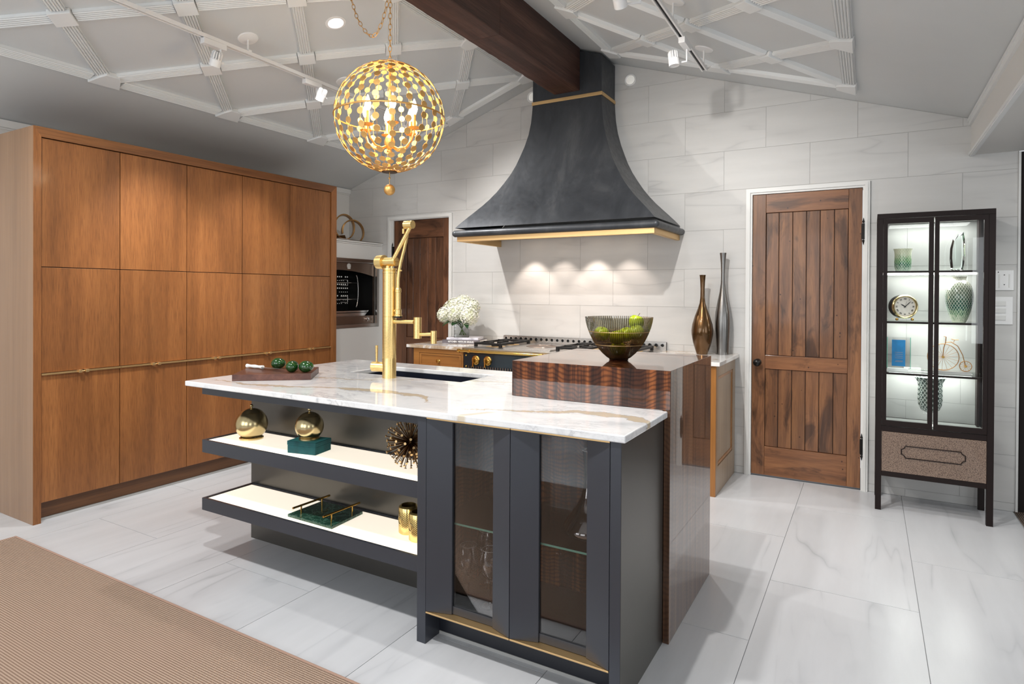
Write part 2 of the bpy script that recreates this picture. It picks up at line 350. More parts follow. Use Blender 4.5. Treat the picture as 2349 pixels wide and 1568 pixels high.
def glass_thin(name, tint=(1, 1, 1), refl=1.0, rough=0.0, ior=1.5):
    t = NT(name); t.t.nodes.remove(t.b)
    tr = t.n('BsdfTransparent'); tr.inputs[0].default_value = tuple(tint)+(1,)
    gl = t.n('BsdfGlossy'); gl.inputs['Roughness'].default_value = rough
    fr = t.n('Fresnel', i_IOR=ior); mx = t.n('MixShader'); k = t.math('MULTIPLY', fr.outputs[0], refl)
    t.l(k, mx.inputs[0]); t.l(tr.outputs[0], mx.inputs[1]); t.l(gl.outputs[0], mx.inputs[2]); t.l(mx.outputs[0], t.out.inputs[0]); M[name] = t.m
glass_thin('pane', (0.985, 0.995, 0.99), 0.6)
glass_thin('island_pane', (0.90, 0.89, 0.89), 1.05)
glass_thin('shelf_glass', (0.93, 0.98, 0.96), 1.0)
glass_thin('stemware', (0.92, 0.92, 0.93), 5.5)
glass_thin('vase_glass', (0.96, 0.97, 0.97), 1.8)
plain('glass_edge', (120, 190, 170), 0.1, emit=0.0, coat=1)
def real_glass(name, c, rough=0.0, ior=1.45):
    t = NT(name); t.base(lin(c)); t.p(Roughness=rough, Transmission_Weight=1.0, IOR=ior); M[name] = t.m
real_glass('crystal', (240, 246, 244), 0.0, 1.5)
def bowl_mat():
    t = NT('bowl_glass'); t.t.nodes.remove(t.b)
    tc = t.n('TexCoord'); sx = t.n('SeparateXYZ'); t.l(tc.outputs['Object'], sx.inputs[0])
    zf = t.math('DIVIDE', sx.outputs[2], 0.2)
    tint = t.ramp(zf, [(0.0, (0.10, 0.06, 0.03)), (0.30, (0.24, 0.15, 0.06)), (0.62, (0.48, 0.38, 0.20)), (0.72, (0.72, 0.72, 0.56)), (1.0, (0.88, 0.88, 0.80))])
    an = t.math('MULTIPLY', t.math('ARCTAN2', sx.outputs[1], sx.outputs[0]), 96.0)
    st = t.ramp(t.math('ADD', t.math('MULTIPLY', t.math('SINE', an), 0.5), 0.5), [(0.15, (0.38, 0.32, 0.24)), (0.5, (1, 1, 1))])
    tr = t.n('BsdfTransparent'); t.l(t.mix(tint, st, 1.0, 'MULTIPLY'), tr.inputs[0])
    gl = t.n('BsdfGlossy'); gl.inputs['Roughness'].default_value = 0.08
    fr = t.n('Fresnel', i_IOR=1.5); mx = t.n('MixShader'); t.l(t.math('MULTIPLY', fr.outputs[0], 1.6), mx.inputs[0])
    bp = t.n('Bump', i_Strength=0.7, i_Distance=0.003); t.l(t.math('SINE', an), bp.inputs['Height']); t.l(bp.outputs[0], gl.inputs['Normal']); t.l(bp.outputs[0], fr.inputs['Normal'])
    t.l(tr.outputs[0], mx.inputs[1]); t.l(gl.outputs[0], mx.inputs[2]); t.l(mx.outputs[0], t.out.inputs[0]); M['bowl_glass'] = t.m
bowl_mat()
def petal():
    t = NT('petal'); a = t.noise(t.coord(), 30, 3)
    t.base(t.ramp(a, [(0.3, lin((206, 212, 166))), (0.5, lin((232, 232, 216))), (0.7, lin((242, 240, 236)))])); t.p(Roughness=0.6, Subsurface_Weight=0.0); M['petal'] = t.m
petal()

# ------------------------------------------------------------------ mesh builder
WL = {}
XYZ = lambda u, v, w: (u, v, w)       # polygon in the xy plane, extruded along z
XZ = lambda u, v, w: (u, w, v)        # polygon in the xz plane, extruded along y
YZ = lambda u, v, w: (w, u, v)        # polygon in the yz plane, extruded along x
class MB:
    def __init__(s): s.v = []; s.f = []; s.m = []; s.s = []
    def add(s, vs, fs, m=0, sm=False):
        o = len(s.v); s.v += [tuple(p) for p in vs]
        for f in fs: s.f.append(tuple(i+o for i in f)); s.m.append(m); s.s.append(sm)
        return s
    def box(s, x0, x1, y0, y1, z0, z1, m=0):
        vs = [(x, y, z) for x in (x0, x1) for y in (y0, y1) for z in (z0, z1)]
        return s.add(vs, [(0, 1, 3, 2), (4, 6, 7, 5), (0, 4, 5, 1), (2, 3, 7, 6), (0, 2, 6, 4), (1, 5, 7, 3)], m)
    def poly(s, outer, w0, w1, mp=XYZ, holes=(), m=0):
        loops = [list(outer)]+[list(h) for h in holes]
        flat = [p for l in loops for p in l]
        tris = tessellate_polygon([[Vector((p[0], p[1], 0)) for p in l] for l in loops])
        s.add([mp(p[0], p[1], w0) for p in flat], [tuple(t) for t in tris], m)
        s.add([mp(p[0], p[1], w1) for p in flat], [tuple(reversed(t)) for t in tris], m)
        for l in loops:
            n = len(l); vs = [mp(p[0], p[1], w0) for p in l]+[mp(p[0], p[1], w1) for p in l]
            s.add(vs, [(i, (i+1) % n, (i+1) % n+n, i+n) for i in range(n)], m)
        return s
    def lathe(s, prof, c=(0, 0, 0), seg=32, mat=None, m=0, sharp=35):
        mat = mat or Matrix.Identity(3); c = Vector(c)
        for i in range(len(prof)-1):
            (r0, z0), (r1, z1) = prof[i], prof[i+1]
            pass
        # split profile into smooth runs
        runs = [[prof[0]]]
        for i in range(1, len(prof)):
            runs[-1].append(prof[i])
            if i < len(prof)-1:
                a = atan2(prof[i][1]-prof[i-1][1], prof[i][0]-prof[i-1][0]); b = atan2(prof[i+1][1]-prof[i][1], prof[i+1][0]-prof[i][0])
                d = abs((a-b+pi) % (2*pi)-pi)
                if d > radians(sharp): runs.append([prof[i]])
        for run in runs:
            vs = []; fs = []; rings = []
            for r, z in run:
                if r < 1e-7: rings.append([len(vs)]*seg); vs.append(c+mat @ Vector((0, 0, z))); continue
                rings.append(list(range(len(vs), len(vs)+seg)))
                for k in range(seg):
                    t = 2*pi*k/seg; vs.append(c+mat @ Vector((r*cos(t), r*sin(t), z)))
            for j in range(len(run)-1):
                A, B = rings[j], rings[j+1]
                for k in range(seg):
                    a, b, cc, d = A[k], A[(k+1) % seg], B[(k+1) % seg], B[k]
                    if a == b: fs.append((a, cc, d))
                    elif cc == d: fs.append((a, b, d))
                    else: fs.append((a, b, cc, d))
            s.add(vs, fs, m, True)
        return s
    def cyl(s, p0, p1, r0, r1=None, seg=16, m=0, caps=True):
        p0, p1 = Vector(p0), Vector(p1); r1 = r0 if r1 is None else r1; d = p1-p0; L = d.length
        mat = d.to_track_quat('Z', 'Y').to_matrix()
        pr = ([(0, 0)] if caps else [])+[(r0, 0), (r1, L)]+([(0, L)] if caps else [])
        return s.lathe(pr, p0, seg, mat, m, 30)
    def sphere(s, c, r, seg=24, rings=12, m=0, sc=(1, 1, 1), mat=None):
        mt = (mat or Matrix.Identity(3)) @ Matrix.Diagonal(Vector(sc))
        return s.lathe([(r*sin(pi*i/rings), -r*cos(pi*i/rings)) for i in range(rings+1)], c, seg, mt, m, 90)
    def tube(s, pts, r, seg=8, closed=False, m=0, ry=None):
        pts = [Vector(p) for p in pts]; n = len(pts); rings = []; ref = None
        for i, p in enumerate(pts):
            a = pts[(i-1) % n] if closed or i > 0 else p; b = pts[(i+1) % n] if closed or i < n-1 else p
            d = (b-a).normalized()
            if ref is None: ref = Vector((0, 0, 1)) if abs(d.z) < 0.9 else Vector((1, 0, 0))
            x = ref-d*ref.dot(d); x.normalize(); y = d.cross(x); ref = x
            rr = r[i] if isinstance(r, (list, tuple)) else r
            rings.append([p+x*(rr*cos(2*pi*k/seg))+y*((ry or rr)*sin(2*pi*k/seg)) for k in range(seg)])
        vs = [q for g in rings for q in g]; fs = []
        for i in range(n if closed else n-1):
            j = (i+1) % n
            for k in range(seg): fs.append((i*seg+k, i*seg+(k+1) % seg, j*seg+(k+1) % seg, j*seg+k))
        s.add(vs, fs, m, True)
        if not closed: s.add(rings[0], [tuple(range(seg))[::-1]], m); s.add(rings[-1], [tuple(range(seg))], m)
        return s
    def sweep(s, prof, p0, p1, up, m=0):
        """extrude 2D profile (side, up) from p0 to p1"""
        p0, p1, up = Vector(p0), Vector(p1), Vector(up).normalized(); d = (p1-p0).normalized(); sd = d.cross(up).normalized(); n = len(prof)
        vs = [p+sd*a+up*b for p in (p0, p1) for a, b in prof]
        s.add(vs, [(i, (i+1) % n, (i+1) % n+n, i+n) for i in range(n)]+[tuple(range(n))[::-1], tuple(range(n, 2*n))], m); return s
    def build(s, name, mats, parent=None, origin=None, bevel=0, bseg=2):
        if isinstance(mats, str): mats = [mats]
        if origin is None: origin = WL[parent.name] if parent else Vector((0, 0, 0))
        origin = Vector(origin)
        me = bpy.data.meshes.new(name)
        me.from_pydata([(p[0]-origin.x, p[1]-origin.y, p[2]-origin.z) for p in s.v], [], s.f)
        for k in mats: me.materials.append(M[k])
        me.polygons.foreach_set('material_index', s.m); me.polygons.foreach_set('use_smooth', s.s)
        bm = bmesh.new(); bm.from_mesh(me)
        if not any(s.s): bmesh.ops.remove_doubles(bm, verts=bm.verts, dist=1e-6)
        bmesh.ops.recalc_face_normals(bm, faces=bm.faces)
        bm.to_mesh(me); bm.free(); me.update()
        o = bpy.data.objects.new(name, me); COL.objects.link(o)
        if parent: o.parent = parent; o.location = origin-WL[parent.name]
        else: o.location = origin
        WL[o.name] = origin
        if bevel:
            b = o.modifiers.new('bevel', 'BEVEL'); b.width = bevel; b.segments = bseg; b.limit_method = 'ANGLE'; b.angle_limit = radians(40)
        return o
def tag(o, label=None, cat=None, group=None, kind=None):
    if label: o['label'] = label
    if cat: o['category'] = cat
    if group: o['group'] = group
    if kind: o['kind'] = kind
    return o
def thing(name, loc, label=None, cat=None, group=None, kind=None, parent=None):
    o = bpy.data.objects.new(name, None); COL.objects.link(o); o.empty_display_size = 0.05
    WL[o.name] = Vector(loc); o.location = Vector(loc)-(WL[parent.name] if parent else Vector((0, 0, 0)))
    if parent: o.parent = parent
    return tag(o, label, cat, group, kind)
def kids(o): return [c for c in list(bpy.data.objects) if c.parent == o]
def clone(o, loc, rz=0, label=None, parent=None):
    def cp(a, par):
        b = a.copy(); COL.objects.link(b); b.parent = par
        for ch in kids(a): cp(ch, b)
        return b
    r = cp(o, parent); r.location = loc; r.rotation_euler = (0, 0, rz); WL[r.name] = Vector(loc)
    if label: r['label'] = label
    return r
def part_copy(o, parent, matrix=None, loc=None):
    c = o.copy(); COL.objects.link(c); c.parent = parent
    if matrix is not None: c.matrix_local = matrix
    if loc is not None: c.location = loc
    WL[c.name] = WL[parent.name]+c.location
    return c
def text_mb(txt, size, mp, center=True, bold=0.0):
    cu_ = bpy.data.curves.new('txt', 'FONT'); cu_.body = txt; cu_.size = size; cu_.resolution_u = 3; cu_.offset = bold
    if center: cu_.align_x = 'CENTER'; cu_.align_y = 'CENTER'
    o = bpy.data.objects.new('txt', cu_); COL.objects.link(o)
    me = bpy.data.meshes.new_from_object(o); mb = MB()
    mb.add([mp(v.co.x, v.co.y) for v in me.vertices], [tuple(p.vertices) for p in me.polygons])
    bpy.data.objects.remove(o); bpy.data.curves.remove(cu_); bpy.data.meshes.remove(me); return mb
# ------------------------------------------------------------------ room shell
YW = 4.955; XR = -2.175; ZR = 3.39; SL = 0.338; SR = 0.324
XLW = -4.90; XSO = 0.56
zc = lambda x: ZR-SL*(XR-x) if x < XR else ZR-SR*(x-XR)
D1 = (-0.811, -0.002, 2.150)     # outer edge of the casing of the right door
D2 = (-4.342, -3.527, 2.136)     # ... and of the left door
fl = thing('floor', (0, 0, 0), kind='structure')
MB().box(-5.0, 3.1, -3.1, 5.6, -0.12, -0.0035).build('floor_bed', 'floor_grout', fl)
k = -8
for kx in range(-8, 6):
    x0 = -0.4+0.5965*kx; x1 = x0+0.5965
    if kx in (2,): x1 = 0.793
    if kx > 2: x1 = x0+0.5965
    a = 1.975-1.197*5 if kx % 2 == 0 else 1.975-0.5985-1.197*4
    x0c, x1c = max(x0, -4.9), min(x1, 3.0)
    for j in range(9):
        y0, y1 = a+1.197*j, a+1.197*(j+1); y0, y1 = max(y0, -3.0), min(y1, YW)
        if y1-y0 < 0.02 or x1c-x0c < 0.02: continue
        g = 0.0013; yy1 = y1-g
        if x0c > 0.79 and yy1 > 3.9: yy1 = 3.9
        if yy1-y0 < 0.05: continue
        c = ((x0c+x1c)/2, (y0+yy1)/2, 0)
        MB().box(x0c+g, x1c-g, y0+g, yy1, -0.01, 0.0).build('tile', 'floor_tile', fl, origin=c)
MB().box(0.80, 2.99, 3.915, 5.5, -0.0035, 0.004).build('dark_carpet', 'dark_carpet', fl)

# back wall: grout bed with a gable top and door openings, tiles laid on it
wb = thing('wall_back', (0, YW, 0), kind='structure')
P = [(XLW-0.1, 0), (D2[0]+0.05, 0), (D2[0]+0.05, D2[2]-0.03), (D2[1]-0.05, D2[2]-0.03), (D2[1]-0.05, 0), (D1[0]+0.04, 0), (D1[0]+0.04, D1[2]-0.04),
     (D1[1]-0.04, D1[2]-0.04), (D1[1]-0.04, 0), (0.806, 0), (0.806, zc(0.56)+0.05), (XSO, zc(XSO)+0.05), (XR, ZR+0.05), (XLW-0.1, zc(XLW-0.1)+0.05)]
MB().poly(P, YW+0.0018, YW+0.16, XZ).build('wall_bed', 'grout', wb)
def clip(poly, a, b, c):     # keep a*x+b*z<=c
    out = []
    for i in range(len(poly)):
        p, q = poly[i], poly[(i+1) % len(poly)]; dp = a*p[0]+b*p[1]-c; dq = a*q[0]+b*q[1]-c
        if dp <= 0: out.append(p)
        if (dp < 0 < dq) or (dq < 0 < dp): t = dp/(dp-dq); out.append((p[0]+t*(q[0]-p[0]), p[1]+t*(q[1]-p[1])))
    return out
for r in range(-1, 12):
    z0, z1 = max(0, 0.053+0.3005*r), 0.053+0.3005*(r+1)
    ph = -0.38 if r % 2 == 1 else -0.08
    for i in range(-9, 4):
        x0, x1 = ph+0.598*i, ph+0.598*(i+1); x0, x1 = max(x0, XLW), min(x1, 0.803)
        if x1-x0 < 0.01: continue
        g = 0.0013; R = [(x0+g, x1-g, z0+g, z1-g)]
        for (a, b, h) in (D1, D2):
            nr = []
            for (u0, u1, v0, v1) in R:
                if u1 <= a or u0 >= b or v0 >= h: nr.append((u0, u1, v0, v1)); continue
                if u0 < a: nr.append((u0, a, v0, v1))
                if u1 > b: nr.append((b, u1, v0, v1))
                if v1 > h: nr.append((max(u0, a), min(u1, b), h, v1))
            R = nr
        mb = MB(); ok = False
        for (u0, u1, v0, v1) in R:
            q = [(u0, v0), (u1, v0), (u1, v1), (u0, v1)]
            q = clip(q, -SL, 1, ZR-SL*XR-0.004); q = clip(q, SR, 1, ZR+SR*XR-0.004) if q else q
            if len(q) < 3 or (u1-u0) < 0.004: continue
            mb.poly(q, YW, YW+0.008, XZ); ok = True
        if ok: mb.build('tile', 'wall_tile', wb, origin=((x0+x1)/2, YW, z0))
MB().box(XLW-0.15, XLW, -3.1, YW, 0, zc(XLW)+0.05).build('wall_left', 'wall_paint').__setitem__('kind', 'structure')
t = MB(); t.box(XLW, XLW+0.02, -3.0, YW-0.001, zc(XLW)-0.05, zc(XLW)-0.002); t.box(XLW, XLW+0.008, -3.0, YW-0.001, zc(XLW)-0.062, zc(XLW)-0.05)
tag(t.build('trim_1', 'trim_white'), kind='structure')
# dark recess right of the tiled wall, casing edge
tag(MB().box(0.815, 3.1, YW, YW+0.15, 0, 2.262).build('wall_back_right', 'dark_wall', bevel=0.002), kind='structure')
tag(MB().box(0.803, 0.815, YW-0.012, YW+0.1, 0, 2.262).build('trim_2', 'trim_white'), kind='structure')
# unseen rear and right-hand walls; windows added for light and reflections
def wall_with_windows(name, span, wins, mp, w0, w1, top):
    holes = [[(a, b), (c, b), (c, d), (a, d)] for a, c, b, d in wins]
    return tag(MB().poly([(span[0], 0), (span[1], 0)]+top, w0, w1, mp, holes).build(name, 'rear_wall'), kind='structure')
wall_with_windows('wall_front', (XLW-0.1, 3.1), [(-4.4, -2.8, 0.6, 2.4), (-2.2, -0.6, 0.6, 2.4), (1.4, 2.9, 0.6, 2.2)], XZ, -3.15, -3.0, [(3.1, 2.3), (XSO, 2.3), (XSO, 2.5), (XR, 3.40), (XLW-0.1, 2.46)])
wall_with_windows('wall_right', (-3.1, YW+0.1), [(0.2, 2.4, 0.6, 2.1)], YZ, 3.0, 3.15, [(YW+0.1, 2.3), (-3.1, 2.3)])
nwin = 0
for (a, c, b, d), mp, w in [((-4.4, -2.8, 0.6, 2.4), XZ, -3.1), ((-2.2, -0.6, 0.6, 2.4), XZ, -3.1), ((1.4, 2.9, 0.6, 2.2), XZ, -3.1), ((0.2, 2.4, 0.6, 2.1), YZ, 3.05)]:
    nwin += 1; wn = thing('window_%d' % nwin, mp((a+c)/2, b, w), kind='structure')
    o = [(a, b), (c, b), (c, d), (a, d)]; mx = (a+c)/2
    MB().poly(o, w, w+0.05, mp, [[(a+.05, b+.05), (mx-.02, b+.05), (mx-.02, d-.05), (a+.05, d-.05)], [(mx+.02, b+.05), (c-.05, b+.05), (c-.05, d-.05), (mx+.02, d-.05)]]).build('window_frame', 'trim_white', wn)
    MB().poly([(a+.04, b+.04), (c-.04, b+.04), (c-.04, d-.04), (a+.04, d-.04)], w+0.02, w+0.026, mp).build('pane', 'pane', wn)

# ceiling
ce = thing('ceiling', (XR, 2, ZR), kind='structure')
T = 0.05
MB().poly([(XLW-0.1, zc(XLW-0.1)), (XR, ZR), (XSO, zc(XSO)), (XSO, zc(XSO)+T), (XR, ZR+T), (XLW-0.1, zc(XLW-0.1)+T)], -3.1, YW+0.1, XZ).build('ceiling_slope', 'ceiling_paint', ce)
ZS = 2.267
MB().poly([(XSO, ZS), (3.1, ZS), (3.1, ZS+0.05), (XSO+0.05, ZS+0.05), (XSO+0.05, zc(XSO)+0.06), (XSO, zc(XSO)+0.06)], -3.1, YW-0.0, XZ).build('soffit', 'wall_paint', ce)
t = MB(); t.box(XSO-0.014, XSO, -3, YW-0.002, zc(XSO)-0.05, zc(XSO)-0.001); t.box(XSO-0.020, XSO, -3, YW-0.002, zc(XSO)-0.022, zc(XSO)-0.004)
t.build('crown_strip', 'moulding_paint', ce)
t = MB(); t.box(XSO-0.012, XSO+0.02, -3, YW-0.002, ZS-0.004, ZS+0.012); t.box(XSO-0.006, XSO+0.01, -3, YW-0.002, ZS-0.010, ZS-0.004); t.build('soffit_bead', 'moulding_paint', ce)

# lattice of fluted mouldings
def flute(n=5, w=0.078, th=0.02):
    pr = [(-w/2, 0), (-w/2, th)]
    fw = (w-0.006)/n; x = -w/2+0.003
    for i in range(n):
        for k in range(0, 5):
            a = pi*k/4; pr.append((x+fw/2-cos(a)*fw*0.40, th+sin(a)*0.0120-0.008))
        x += fw
    return pr+[(w/2, th), (w/2, 0)]
FL = flute()
def frame(side):
    s = SL if side < 0 else -SR; u = Vector((1, 0, s)).normalized(); n = Vector((s, 0, -1)).normalized()   # n points into the room
    return s, u, n
def on_ceiling(side, x, y, off=0):
    s, u, n = frame(side); return Vector((x, y, ZR+s*(x-XR)))+n*off
def strip(side, p, q, cut0=0.055, cut1=0.055):
    s, u, n = frame(side); a, b = on_ceiling(side, *p), on_ceiling(side, *q); d = (b-a).normalized()
    a, b = a+d*cut0, b-d*cut1
    mb = MB(); mb.sweep(FL, a, b, n); mb.build('lattice_strip', 'moulding_paint', ce, origin=(a+b)/2)
def block(side, p, pts2):
    s, u, n = frame(side); c = on_ceiling(side, *p); mb = MB()
    vs = [c+u*a+Vector((0, 1, 0))*b for a, b in pts2]; k = len(vs)
    mb.add(vs+[v+n*0.034 for v in vs], [(i, (i+1) % k, (i+1) % k+k, i+k) for i in range(k)]+[tuple(range(k))[::-1], tuple(range(k, 2*k))])
    mb.build('lattice_block', 'moulding_paint', ce, origin=c, bevel=0.002, bseg=1)
def rhomb(h=0.055):    # rhombus with sides parallel to both strip directions
    d1, d2 = Vector((0.42, 0.435)).normalized(), Vector((0.42, -0.435)).normalized()
    h2 = h/abs(d1.x*d2.y-d1.y*d2.x)
    return [tuple(d1*a*h2+d2*b*h2) for a, b in ((1, 1), (-1, 1), (-1, -1), (1, -1))]
RH = rhomb()
def lattice(side, xs, ye, yo, per, ybot, ytop, border_x):
    nodes = {}
    for i, x in enumerate(xs):
        y = ye if i % 2 == 0 else yo
        j = 0
        while y > ybot: nodes[(i, j)] = (x, y); y -= per; j += 1
    n = len(xs)
    for (i, j), (x, y) in nodes.items():
        edge_x = i in border_x
        if abs(y-ytop) < 0.02 or edge_x:
            hx = 0.075; hy = 0.09
            if edge_x:
                sg = 1 if x < (xs[0]+xs[-1])/2 else -1
                block(side, (x, y), [(-0.045*sg, -0.095), (-0.045*sg, 0.095), (0.03*sg, 0.095-0.03), (0.075*sg, 0.04), (0.075*sg, -0.04), (0.03*sg, -0.065)][::1 if sg > 0 else -1])
            else: block(side, (x, y), [(-0.09, 0.045), (-0.06, -0.02), (-0.035, -0.07), (0.035, -0.07), (0.06, -0.02), (0.09, 0.045)])
        else: block(side, (x, y), RH)
        if i+1 < n:
            for y2 in (y+per/2, y-per/2):
                if y2 > ytop+0.02 or y2 < ybot: continue
                strip(side, (x, y), (xs[i+1], y2), 0.06, 0.06)
    for i in border_x:
        ys = sorted(y for (a, b), (x, y) in nodes.items() if a == i)
        for a, b in zip(ys, ys[1:]): strip(side, (xs[i], a), (xs[i], b), 0.09, 0.09)
    ev = [i for i in range(n) if i % 2 == 0]
    for a, b in zip(ev, ev[1:]): strip(side, (xs[a], ytop), (xs[b], ytop), 0.08, 0.08)
lattice(-1, [-4.20, -3.785, -3.375, -2.975, -2.60], 4.735, 4.735-0.435, 0.87, 0.2, 4.735, (0, 4))
lattice(1, [-1.765, -1.357, -0.95, -0.545, -0.12], 4.600, 4.600-0.41, 0.82, 0.2, 4.600, (0, 4))

# doors of reclaimed planks
def plank_door(name, X0, X1, Z1, xs, zr, pm, rm, hinges, hx, knob, casing):
    d = thing(name, ((X0+X1)/2, YW, 0), kind='structure')
    yf = YW-0.004; yb = YW+0.04
    sw0, sw1 = xs[0], xs[-1]
    MB().box(X0, X1, yf+0.022, yb, 0.012, Z1).build('door_core', 'toe_dark', d)
    MB().box(X0, sw0-0.001, yf, yb-0.01, 0.012, Z1).build('stile', pm, d, origin=(X0, yf, 0), bevel=0.002)
    MB().box(sw1+0.001, X1, yf, yb-0.01, 0.012, Z1).build('stile', pm, d, origin=(X1, yf, 0), bevel=0.002)
    for (a, b) in ((0.012, zr[0]), (zr[1], zr[2]), (zr[3], Z1)):
        MB().box(sw0, sw1, yf+0.001, yb-0.01, a, b).build('rail', rm, d, origin=(sw0, yf, a), bevel=0.002)
    for (a, b) in ((zr[0], zr[1]), (zr[2], zr[3])):
        for u, v in zip(xs, xs[1:]):
            MB().box(u+0.0018, v-0.0018, yf+0.011, yb-0.005, a+0.002, b-0.002).build('plank', pm, d, origin=((u+v)/2, yf, a), bevel=0.003)
    cs = MB(); o0, o1, ot = casing; th = 0.018
    for (w0, w1, t_) in ((0, 0.012, 0.020), (0.012, 0.030, 0.026), (0.030, 1, 0.014)):
        a0 = o0+w0; a1 = min(o0+w1, X0-0.003); b0 = max(o1-w1, X1+0.003); b1 = o1-w0; tt = ot-w0; tb = max(ot-w1, Z1+0.003)
        cs.poly([(a0, 0), (a1, 0), (a1, tb), (b0, tb), (b0, 0), (b1, 0), (b1, tt), (a0, tt)], YW-t_, YW+0.05, XZ)
    cs.build('door_casing', 'trim_white', d)
    for z in hinges:
        h = MB(); h.cyl((hx, YW-0.018, z-0.055), (hx, YW-0.018, z+0.055), 0.0085, seg=10); h.box(hx-0.012, hx+0.012, YW-0.014, YW-0.003, z-0.05, z+0.05)
        for sg in (-1, 1):
            h.sphere((hx, YW-0.018, z+sg*0.066), 0.008, 10, 6); h.cyl((hx, YW-0.018, z+sg*0.07), (hx, YW-0.018, z+sg*0.093), 0.006, 0.001, 8)
        tag(h.build('hinge', 'black_iron', d), 'black finial hinge')
    if knob:
        kx, kz = knob; q = MB(); mt = Vector((0, -1, 0)).to_track_quat('Z', 'Y').to_matrix()
        q.lathe([(0, 0), (0.026, 0), (0.024, 0.006), (0.010, 0.010), (0.009, 0.03), (0.02, 0.036), (0.028, 0.048), (0.026, 0.06), (0.014, 0.068), (0, 0.07)], (kx, yf, kz), 20, mt, 0, 60)
        tag(q.build('knob', 'knob_black', d), 'black door knob')
    return d
plank_door('door_1', -0.764, -0.047, 2.103, [-0.672, -0.583, -0.490, -0.399, -0.310, -0.219, -0.131], (0.225, 0.806, 0.906, 1.966), 'door_plank', 'door_rail', (1.80, 0.305), -0.040, (-0.722, 0.852), D1)
plank_door('door_2', -4.265, -3.562, 2.093, [-4.100, -4.018, -3.93, -3.832, -3.735, -3.638], (0.225, 0.80, 0.905, 1.912), 'door2_plank', 'door2_rail', (1.78, 0.32), -4.276, None, D2)
# skirting is not present; wall switches
sw = thing('dimmer_switch', (0.74, YW, 1.457), 'white two-slider dimmer plate right of the glass cabinet, above the push-button plate', 'switch')
MB().box(0.690, 0.785, YW-0.008, YW-0.0005, 1.394, 1.520).build('plate', 'white_metal', sw, bevel=0.002)
for x in (0.712, 0.762): MB().box(x-0.003, x+0.003, YW-0.012, YW-0.007, 1.410, 1.495).build('slider', 'trim_white', sw, bevel=0.001)
for z, sg in ((1.488, 1), (1.432, -1)):
    MB().poly([(0.733, z), (0.741, z), (0.737, z+0.008*sg)], YW-0.0095, YW-0.0075, XZ).build('arrow_mark', 'text_dark', sw)
MB().box(0.704, 0.709, YW-0.009, YW-0.0078, 1.505, 1.512).build('printed_mark', 'text_dark', sw)
sw = thing('push_switch', (0.735, YW, 1.265), 'white plate with three push buttons right of the glass cabinet, below the dimmer', 'switch')
MB().box(0.685, 0.782, YW-0.008, YW-0.0005, 1.178, 1.352).build('plate', 'white_metal', sw, bevel=0.002)
for z in (1.31, 1.265, 1.22): MB().box(0.69, 0.746, YW-0.013, YW-0.007, z-0.015, z+0.015).build('button', 'trim_white', sw, bevel=0.0015)
for i, x in enumerate((-1.732, -2.655)):
    sp = thing('wall_spotlight', (x, YW, 3.13), ['round white fitting high on the tiled wall right of the hood chimney', 'round white fitting high on the tiled wall left of the hood chimney'][i], 'light fitting', 'round fittings beside the chimney')
    mt = Vector((0, -1, 0)).to_track_quat('Z', 'Y').to_matrix()
    MB().lathe([(0.042, 0), (0.05, 0.001), (0.05, 0.008), (0.044, 0.011), (0.037, 0.007), (0.037, 0.0)], (x, YW, 3.13), 32, mt).build('ring', 'white_metal', sp)
    MB().lathe([(0.037, 0.002), (0.03, 0.006), (0.02, 0.009), (0, 0.011)], (x, YW, 3.13), 24, mt).build('lens', 'lens_off', sp)

# ------------------------------------------------------------------ ceiling beam
bm_ = thing('ceiling_beam', (-2.17, 3.5, 3.2), 'dark rough-sawn timber beam under the ceiling ridge, running into the range hood', 'beam')
def beam_part(y0, y1):
    mb = MB(); n = int((y1-y0)/0.045); x0, x1, zb, zt = -2.288, -2.056, 3.008, 3.352; rows = []
    for i in range(n+1):
        y = y0+(y1-y0)*i/n; j = lambda a: random.uniform(-a, a)
        rows.append([(x0+j(0.0015), y, zt), (x0+j(0.003), y, zb+0.006+j(0.003)), (x0+0.006+j(0.004), y, zb+j(0.001)), (x1-0.004+j(0.001), y, zb), (x1, y, zb+0.004), (x1, y, zt)])
    vs = [p for r in rows for p in r]; m = 6; fs = []
    for i in range(n):
        for k in range(m): fs.append((i*m+k, i*m+(k+1) % m, (i+1)*m+(k+1) % m, (i+1)*m+k))
    fs += [tuple(range(m))[::-1], tuple(range(n*m, n*m+m))]; mb.add(vs, fs)
    mb.build('beam_section', 'beam_wood', bm_, origin=(-2.17, (y0+y1)/2, 3.2))
beam_part(3.395, 4.648); beam_part(-0.6, 3.392); 

# ------------------------------------------------------------------ range hood
hd = thing('range_hood', (-2.178, YW, 1.8), 'dark zinc bell-shaped range hood with brass bands over the cooker', 'range hood')
cx0, cx1, cyf = -2.489, -1.867, 4.651
ZTOP = 3.2
def chim_top(x): return zc(x)-0.004
yb = YW-0.002
